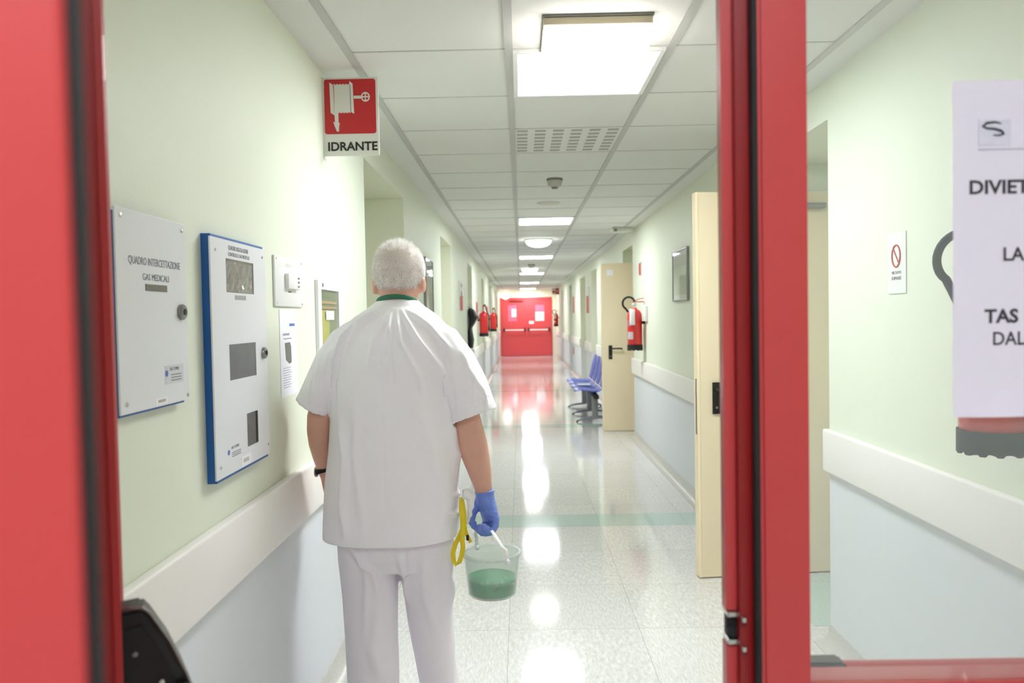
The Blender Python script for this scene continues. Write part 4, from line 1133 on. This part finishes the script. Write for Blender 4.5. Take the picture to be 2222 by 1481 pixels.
st = bmesh.new(); st2 = bmesh.new(); rnd = random.Random(3)
for n_ in range(15000):
    th = rnd.uniform(0, 2 * PI); cph = rnd.uniform(math.cos(hairline(th) + 0.10), 1); ph = math.acos(cph)
    p = cap_pt(th, ph)
    if p.z < 1.55: p.x = -0.408 + (p.x + 0.408) * (1 - 3.6 * (1.55 - p.z)); p.y = max(p.y, 2.688 - 0.100 + (1.55 - p.z) * 0.50)
    nrm = (p - PV((-0.408, 2.688, 1.585))).normalized()
    tz = PV((rnd.uniform(-0.5, 0.5), rnd.uniform(-0.4, 0.4), -0.8))
    k_ = max(0.0, min(1.0, (0.9 - ph) / 0.5)); tz = tz.lerp(PV((rnd.uniform(-0.5, 0.5), 0.6, 0.5)), k_)
    up_ = max(0, math.cos(ph))
    ln = rnd.uniform(0.008, 0.014) + 0.020 * up_ ** 4 * rnd.random()
    d = (nrm * (0.34 + 0.3 * rnd.random() + 0.8 * up_ ** 2) + (tz - tz.dot(nrm) * nrm)).normalized()
    sdv = d.cross(nrm).normalized() * 0.0007
    a = p - nrm * 0.001
    bm_ = st2 if rnd.random() < (0.42 if (p.z < 1.60 and p.y < 2.66) else 0.15) else st
    v0, v1, v2 = bm_.verts.new(a - sdv), bm_.verts.new(a + sdv), bm_.verts.new(a + d * ln)
    v3 = bm_.verts.new(a + nrm * 0.0009)
    bm_.faces.new((v0, v1, v2)); bm_.faces.new((v1, v3, v2)); bm_.faces.new((v3, v0, v2))
q = MB(O); q._add(st); so = q.build('cropped_strands', M['hair'], hair); so['kind'] = 'stuff'
q = MB(O); q._add(st2); so = q.build('grey_strands', mat('grey_hair', rgb(214, 206, 200), 0.6, vary=0.1, vscale=45), hair); so['kind'] = 'stuff'

# ---- tunic
def fold_disp(v, folds, back_only=True):
    d = 0.0
    for pts, amp, wd in folds:
        best = 1e9; bt = 0; wd = wd * 0.85; amp = amp * (2.7 if amp > 0 else 1.0)
        n_ = len(pts) - 1
        for k in range(n_):
            (ax, az), (bx, bz) = pts[k], pts[k + 1]
            ux, uz = bx - ax, bz - az; L2 = ux * ux + uz * uz
            t = max(0, min(1, ((v.x - ax) * ux + (v.z - az) * uz) / L2))
            dx, dz = v.x - (ax + t * ux), v.z - (az + t * uz)
            r2 = dx * dx + dz * dz
            if r2 < best: best = r2; bt = (k + t) / n_
        if best < (3 * wd) ** 2:
            fade = min(1, 4 * bt + 0.35, 4 * (1 - bt))
            d += amp * max(0, fade) * math.exp(-best / (wd * wd))
    return d
def P(px, py): return ((px - 1130 + 0.018 * (687 - py) * -1) / 1728 * 2.55, CAM_H - (py - 687) / 1728 * 2.55)
T = MB()
def tr(z, x, rx, ry, y=2.62, p=2.3): return ((x, y, z), X1, Y1, rx, ry, p)
T.rings([tr(0.714, -0.443, 0.214, 0.150), tr(0.714, -0.443, 0.222, 0.158), tr(0.76, -0.441, 0.222, 0.160), tr(0.90, -0.437, 0.217, 0.166), tr(1.00, -0.432, 0.209, 0.168), tr(1.10, -0.430, 0.203, 0.162),
         tr(1.20, -0.426, 0.203, 0.152), tr(1.30, -0.422, 0.206, 0.138, 2.62), tr(1.365, -0.420, 0.196, 0.118, 2.63), tr(1.405, -0.418, 0.172, 0.100, 2.637),
         tr(1.440, -0.416, 0.135, 0.083, 2.645), tr(1.468, -0.415, 0.096, 0.072, 2.652), tr(1.488, -0.413, 0.072, 0.068, 2.660), tr(1.497, -0.412, 0.066, 0.068, 2.664), tr(1.494, -0.412, 0.061, 0.063, 2.664),], seg=44)
def sleeve(c, rr_, ax_, inner):
    # c centres from the shoulder down to the hem; folds back inside at the hem
    rings = []
    for k in range(len(c)):
        t = (PV(c[min(k + 1, len(c) - 1)]) - PV(c[max(k - 1, 0)])).normalized()
        a = PV(ax_); a = (a - a.dot(t) * t).normalized(); b_ = t.cross(a)
        rings.append((c[k], a, b_, rr_[k][0], rr_[k][1], 2.0))
    t = (PV(c[-1]) - PV(c[-2])).normalized()
    l = rings[-1]
    for back, sh in ((0.0, 0.006), (0.03, 0.009), (0.055, 0.012)):
        rings.append((tuple(PV(c[-1]) - t * back), l[1], l[2], l[3] - sh, l[4] - sh, 2.0))
    T.rings(rings, seg=28)
sleeve([(-0.535, 2.63, 1.380), (-0.575, 2.625, 1.350), (-0.618, 2.615, 1.285), (-0.652, 2.605, 1.215), (-0.678, 2.60, 1.165), (-0.690, 2.60, 1.145)], [(0.050, 0.075), (0.060, 0.080), (0.063, 0.084), (0.062, 0.082), (0.061, 0.078), (0.062, 0.078)], (1, 0, 0.45), 0)
sleeve([(-0.305, 2.63, 1.380), (-0.262, 2.625, 1.350), (-0.223, 2.615, 1.285), (-0.191, 2.603, 1.205), (-0.169, 2.597, 1.135), (-0.160, 2.595, 1.108)], [(0.050, 0.075), (0.063, 0.080), (0.073, 0.086), (0.080, 0.088), (0.081, 0.086), (0.082, 0.086)], (1, 0, -0.30), 0)
T = voxelise(T, 0.0045, 6)
folds = [
    ([P(850, 665), P(838, 720), P(835, 790)], 0.0045, 0.008), ([P(858, 668), P(872, 740), P(905, 800), P(920, 860)], 0.006, 0.009),
    ([P(868, 668), P(905, 730), P(950, 790), P(975, 850)], 0.0065, 0.010), ([P(880, 668), P(935, 710), P(980, 760)], 0.0055, 0.010),
    ([P(838, 668), P(815, 730), P(800, 800)], 0.004, 0.009), ([P(825, 668), P(780, 700), P(745, 770)], 0.006, 0.011), ([P(815, 672), P(760, 705), P(720, 770), P(712, 850)], 0.006, 0.011),
    ([P(845, 680), P(850, 760), P(862, 830)], 0.0035, 0.007),
    ([P(950, 730), P(972, 790), P(978, 860), P(976, 915)], -0.009, 0.0075), ([P(742, 745), P(722, 820), P(718, 895)], -0.009, 0.0075),
    ([P(968, 800), P(960, 880), P(972, 960), P(985, 1060)], 0.007, 0.014), ([P(990, 920), P(975, 990), P(985, 1080), P(978, 1165)], 0.006, 0.012),
    ([P(735, 900), P(745, 980), P(735, 1080), P(742, 1165)], 0.006, 0.014), ([P(833, 760), P(832, 900), P(828, 1170)], -0.0018, 0.0035),
    ([P(900, 860), P(930, 960), P(945, 1100), P(940, 1170)], 0.004, 0.020), ([P(775, 850), P(770, 980), P(785, 1170)], 0.004, 0.018),
    ([P(960, 1110), P(985, 1130), P(992, 1160)], 0.005, 0.007), ([P(968, 1075), P(990, 1090)], 0.005, 0.007),
    ([P(1000, 760), P(1018, 820), P(1022, 880)], 0.005, 0.010), ([P(1010, 800), P(1040, 845), P(1052, 890)], 0.005, 0.009), ([P(985, 880), P(1030, 868), P(1068, 858)], -0.0022, 0.0035),
    ([P(668, 870), P(690, 880), P(712, 885)], -0.002, 0.0035), ([P(700, 760), P(680, 820), P(672, 870)], 0.004, 0.010), ([P(760, 710), P(712, 760), P(690, 820)], 0.004, 0.010),
]
T.bm.normal_update()
for v in list(T.bm.verts):
    if v.normal.y < 0.25:
        w_ = min(1, (0.25 - v.normal.y) * 2)
        v.co += v.normal * fold_disp(v.co, folds) * w_
    c_ = v.co
    v.co += v.normal * (0.0022 * noise.noise(PV((c_.x * 9, c_.y * 9, c_.z * 3.5))) + 0.0035 * noise.noise(PV((c_.x * 5 + 3, c_.y * 5, c_.z * 2))))
T.off = O.copy()
tun = T.build('tunic', M['cloth'], pr, smooth='all')

# ---- trousers
Q = MB()
Q.rings([((-0.432, 2.63, 0.86), X1, Y1, 0.185, 0.135, 2.3), ((-0.432, 2.63, 0.74), X1, Y1, 0.193, 0.140, 2.3), ((-0.431, 2.63, 0.66), X1, Y1, 0.188, 0.132, 2.3), ((-0.430, 2.63, 0.61), X1, Y1, 0.165, 0.10, 2.3)], seg=36)
def leg(c, r, hem=True):
    rings = [(p_, X1, Y1, a, b_, 2.2) for p_, (a, b_) in zip(c, r)]
    l = rings[-1]
    rings += [((l[0][0], l[0][1], l[0][2]), X1, Y1, l[3] - 0.006, l[4] - 0.006, 2.2), ((l[0][0], l[0][1], l[0][2] + 0.04), X1, Y1, l[3] - 0.01, l[4] - 0.01, 2.2)]
    Q.rings(rings, seg=30)
leg([(-0.530, 2.63, 0.74), (-0.524, 2.63, 0.64), (-0.517, 2.62, 0.52), (-0.513, 2.605, 0.38), (-0.509, 2.59, 0.24), (-0.507, 2.58, 0.12), (-0.506, 2.58, 0.045)], [(0.090, 0.12), (0.096, 0.118), (0.091, 0.105), (0.086, 0.098), (0.084, 0.094), (0.083, 0.095), (0.084, 0.098)])
leg([(-0.335, 2.635, 0.74), (-0.332, 2.645, 0.64), (-0.330, 2.67, 0.52), (-0.326, 2.705, 0.38), (-0.319, 2.745, 0.24), (-0.312, 2.79, 0.12), (-0.310, 2.81, 0.050)], [(0.095, 0.12), (0.094, 0.115), (0.085, 0.102), (0.076, 0.095), (0.068, 0.090), (0.066, 0.090), (0.070, 0.094)])
Q = voxelise(Q, 0.005, 5)
lf2 = [([P(745, 1180), P(790, 1235), P(800, 1300)], 0.006, 0.014), ([P(768, 1180), P(775, 1260), P(765, 1400)], 0.004, 0.012), ([P(850, 1180), P(858, 1260), P(850, 1330)], 0.005, 0.012),
       ([P(960, 1185), P(945, 1260), P(955, 1350)], 0.005, 0.013), ([P(975, 1200), P(968, 1225), P(978, 1250)], 0.006, 0.006), ([P(900, 1185), P(895, 1300), P(915, 1400)], 0.004, 0.016), ([P(965, 1330), P(975, 1400), P(965, 1470)], 0.006, 0.012),
       ([P(865, 1190), P(862, 1250)], -0.006, 0.006), ([P(800, 1300), P(780, 1400), P(800, 1470)], 0.004, 0.02)]
Q.bm.normal_update()
for v in list(Q.bm.verts):
    if v.normal.y < 0.25: v.co += v.normal * fold_disp(v.co, lf2) * min(1, (0.25 - v.normal.y) * 2)
    c_ = v.co; v.co += v.normal * (0.004 * noise.noise(PV((c_.x * 8, c_.y * 8, c_.z * 5))))
Q.off = O.copy()
Q.build('trousers', M['clothp'], pr, smooth='all')

# shoes
for x, y, z in ((-0.506, 2.50, 0.0), (-0.303, 2.745, 0.0)):
    s = MB(O)
    s.rings([((x, y + 0.000, z + 0.045), X1, Z1, 0.022, 0.028, 3), ((x, y + 0.02, z + 0.048), X1, Z1, 0.036, 0.046, 3), ((x, y + 0.08, z + 0.050), X1, Z1, 0.040, 0.048, 3), ((x, y + 0.16, z + 0.042), X1, Z1, 0.046, 0.040, 3), ((x, y + 0.24, z + 0.034), X1, Z1, 0.047, 0.032, 3), ((x, y + 0.285, z + 0.028), X1, Z1, 0.034, 0.024, 3), ((x, y + 0.30, z + 0.024), X1, Z1, 0.012, 0.012, 3)], seg=24)
    s.build('shoe', M['shoe'], pr, smooth=True)

# ---- green lanyard round the neck
ly = MB(O)
pts = []
for i in range(0, 33):
    a = math.radians(-90 + (i - 16) * 9.0)
    pts.append((-0.411 + 0.070 * math.cos(a), 2.662 + 0.072 * math.sin(a), 1.496 + 0.008 * math.sin(a) * -1 - 0.016 * (math.sin(a) + 1)))
ly.tube(pts, [(0.0075, 0.0016)] * len(pts), seg=10, flat=(0, 0, 1))
ly.tube([(-0.345, 2.70, 1.462), (-0.36, 2.775, 1.40), (-0.40, 2.80, 1.20)], [(0.008, 0.0012)] * 3, seg=8, flat=(1, 0, 0)).tube([(-0.477, 2.70, 1.462), (-0.46, 2.775, 1.40), (-0.42, 2.80, 1.20)], [(0.008, 0.0012)] * 3, seg=8, flat=(1, 0, 0))
ly.build('lanyard', M['lany'], pr, smooth=True)
# ---- wristwatch on the left wrist
wpts = [(-0.682 + 0.031 * math.cos(a * PI / 12), 2.700 + 0.028 * math.sin(a * PI / 12), 0.922 + 0.008 * math.cos(a * PI / 12)) for a in range(24)]
ww = MB(O).tube(wpts, [(0.008, 0.0025)] * 24, seg=8, flat=(0, 0, 1), closed=True).build('wristwatch', M['rubber'], pr, smooth=True)
MB(O).lathe([(0.017, 0), (0.018, 0.006), (0.015, 0.009), (0, 0.009)], (-0.712, 2.700, 0.914), axis='X', seg=24, mtx=None).build('watch_case', M['steel'], ww, smooth=True)

# ---- gloved right hand, closed round the tub's handle
gl2 = MB()
W = PV((-0.128, 2.602, 0.845)); A = PV((-0.55, 0.835, 0)).normalized(); NP_ = PV((-0.835, -0.55, 0)).normalized(); D = PV((0.16, 0, -0.987)).normalized()
def hp(u, v, w_): return W + A * u + NP_ * v + D * w_
gl2.tube([hp(0, 0, -0.016), hp(0, 0, 0.0), hp(0, 0, 0.02), hp(0.002, -0.003, 0.05), hp(0.002, -0.006, 0.078), hp(0.0, -0.004, 0.090)], [(0.031, 0.031), (0.0305, 0.030), (0.037, 0.028), (0.045, 0.024), (0.047, 0.020), (0.042, 0.015)], seg=24, flat=tuple(A))
for u, w0, k in ((-0.034, 0.070, 0.86), (-0.0125, 0.078, 0.98), (0.0105, 0.080, 1.02), (0.0335, 0.076, 0.96)):
    gl2.tube([hp(u * 0.9, -0.004, w0 - 0.012), hp(u, -0.006, w0 + 0.004), hp(u, 0.000, w0 + 0.028 * k), hp(u, 0.013, w0 + 0.043 * k), hp(u, 0.031, w0 + 0.043 * k), hp(u, 0.043, w0 + 0.030 * k), hp(u, 0.042, w0 + 0.013 * k)],
             [0.0122, 0.0120, 0.0118, 0.0115, 0.0108, 0.0102, 0.0082], seg=14)
gl2.tube([hp(0.024, 0.008, 0.018), hp(0.040, 0.022, 0.042), hp(0.040, 0.040, 0.066), hp(0.026, 0.054, 0.086), hp(0.010, 0.056, 0.100)], [0.019, 0.017, 0.0135, 0.0115, 0.009], seg=14)
gl2 = voxelise(gl2, 0.0022, 2)
gl2.bm.normal_update()
for v in gl2.bm.verts:
    c_ = v.co; v.co += v.normal * 0.0012 * noise.noise(PV((c_.x * 70, c_.y * 70, c_.z * 110)))
gl2.off = O.copy()
glv = gl2.build('glove', M['glove'], pr, smooth='all')
cu_ = [W + PV((0.0315 * math.cos(a * PI / 14), 0.031 * math.sin(a * PI / 14), 0.014 - 0.003 * math.sin(a * PI / 7))) for a in range(28)]
MB(O).tube(cu_, 0.0022, seg=8, closed=True).build('rolled_cuff', M['glove'], glv, smooth=True)

# ================================================================== CARRIED TUB
grip = hp(0, 0.0225, 0.098)
tb = empty('plastic_tub', (-0.110, 2.60, 0.522), 'translucent plastic tub with green liquid and green pieces, carried in the blue-gloved hand', 'bucket')
O2 = tb.location
tx, ty = -0.110, 2.60
seg = 48
def tubprof(pr_): return pr_
MB(O2).lathe([(0.0, 0.520), (0.074, 0.520), (0.078, 0.524), (0.092, 0.655), (0.0955, 0.656), (0.0955, 0.650), (0.097, 0.650), (0.097, 0.661), (0.089, 0.661), (0.0895, 0.655), (0.076, 0.527), (0.0, 0.527)], (tx, ty, 0), seg=seg).build('tub', M['tub'], tb, smooth=50)
MB(O2).lathe([(0.0, 0.528), (0.0752, 0.528), (0.0805, 0.578), (0.0, 0.578)], (tx, ty, 0), seg=seg).build('green_liquid', M['liquid'], tb, smooth=50)
hp0 = PV((tx, ty, 0.650)) + A * 0.097; hp1 = PV((tx, ty, 0.650)) - A * 0.097
mid1 = grip + A * 0.046; mid0 = grip - A * 0.046
def strap(a, b_, g): return [a, a + PV((0, 0, 0.03)) + (g - a) * 0.05, a.lerp(g, 0.5) + (a - PV((tx, ty, a.z))) * 0.12, g - PV((0, 0, 0.006)) + (a - g) * 0.02]
sp1 = strap(hp0, None, mid1); sp2 = strap(hp1, None, mid0)
hpts = sp1 + [mid1 * 0.75 + mid0 * 0.25, (mid1 + mid0) / 2, mid0 * 0.75 + mid1 * 0.25] + sp2[::-1]
MB(O2).tube(hpts, [(0.0065, 0.002)] * 4 + [(0.006, 0.003)] * 3 + [(0.0065, 0.002)] * 4, seg=10, flat=tuple(NP_)).build('handle', mat('handle_white', rgb(236, 238, 236), 0.4, vary=0.01), tb, smooth=True)
for h_ in (hp0, hp1): MB(O2).sphere(h_, 0.009).build('handle_pivot', M['white'], tb, smooth=True)
# green pieces lying in the tub
rnd = random.Random(11)
for i in range(9):
    a = i * 2.4; r_ = 0.050 * math.sqrt((i + 0.5) / 9); x, y = tx + r_ * math.cos(a), ty + r_ * math.sin(a); t_ = rnd.uniform(0, PI); zz = 0.5345 + 0.014 * (i % 3)
    dx_, dy_ = math.cos(t_) * 0.019, math.sin(t_) * 0.019
    if i == 2: x, y, dx_, dy_, zz = tx + 0.05, ty - 0.040, 0.022, 0.006, 0.562
    o = MB((x, y, zz)).tube([(x - dx_, y - dy_, zz), (x - dx_ * 0.9, y - dy_ * 0.9, zz), (x + dx_ * 0.9, y + dy_ * 0.9, zz + 0.002), (x + dx_, y + dy_, zz + 0.002)], [0.002, 0.006, 0.006, 0.002], seg=12).build('plastic_capsule', M['palegreen'] if i % 3 else M['darkgreen'], smooth=True)
    tag(o, ('pale' if i % 3 else 'dark') + ' green capsule-shaped piece in the liquid at the bottom of the carried tub', 'capsule', ('pale' if i % 3 else 'dark') + ' green pieces in the carried tub')

# ================================================================== YELLOW LANYARD, WHITE CLOTH AT THE HIP
yl = empty('yellow_strap', (-0.21, 2.56, 0.85), "yellow ribbon strap looping down at the person's right hip", 'strap')
O3 = yl.location
def ribbon(pts, wd, flats=None): return MB(O3).tube(pts, [(wd, 0.0012)] * len(pts), seg=10, flat=flats or (1, 0.2, 0))
ribbon([(-0.203, 2.56, 0.850), (-0.203, 2.545, 0.815), (-0.199, 2.54, 0.780), (-0.199, 2.54, 0.745), (-0.201, 2.54, 0.715), (-0.199, 2.538, 0.695), (-0.203, 2.535, 0.670), (-0.211, 2.53, 0.648), (-0.221, 2.53, 0.637), (-0.230, 2.535, 0.650), (-0.232, 2.54, 0.675), (-0.225, 2.545, 0.700), (-0.211, 2.55, 0.725), (-0.200, 2.552, 0.75)], 0.008).build('ribbon_loop', M['yellow'], yl, smooth=True)
ribbon([(-0.199, 2.552, 0.842), (-0.193, 2.55, 0.80), (-0.193, 2.55, 0.765), (-0.190, 2.55, 0.740), (-0.183, 2.55, 0.722), (-0.175, 2.55, 0.705)], 0.006).build('ribbon_end', M['yellow'], yl, smooth=True)
ribbon([(-0.190, 2.55, 0.742), (-0.200, 2.55, 0.724), (-0.205, 2.548, 0.712)], 0.005).build('ribbon_tail', M['yellow'], yl, smooth=True)
MB(O3).box(-0.189, -0.180, 2.546, 2.554, 0.712, 0.730, bev=0.002).build('buckle', M['rubber'], yl, smooth=True)
wc = MB()
wc.tube([(-0.210, 2.575, 0.862), (-0.195, 2.578, 0.860), (-0.185, 2.58, 0.848), (-0.184, 2.58, 0.82), (-0.190, 2.58, 0.79), (-0.197, 2.585, 0.765)], [(0.016, 0.014), (0.018, 0.018), (0.014, 0.020), (0.010, 0.018), (0.007, 0.014), (0.004, 0.008)], seg=16)
wc = voxelise(wc, 0.003, 2)
for v in wc.bm.verts: v.co += PV((noise.noise(v.co * 60), noise.noise(v.co * 55), noise.noise(v.co * 50))) * 0.004
for v in wc.bm.verts: v.co += PV((0.012, -0.02, 0))
wc.off = PV((-0.195, 2.58, 0.80))
wo = wc.build('white_cloth', M['white'], smooth='all')
tag(wo, "crumpled white cloth poking out beside the yellow strap at the person's right hip", 'cloth')
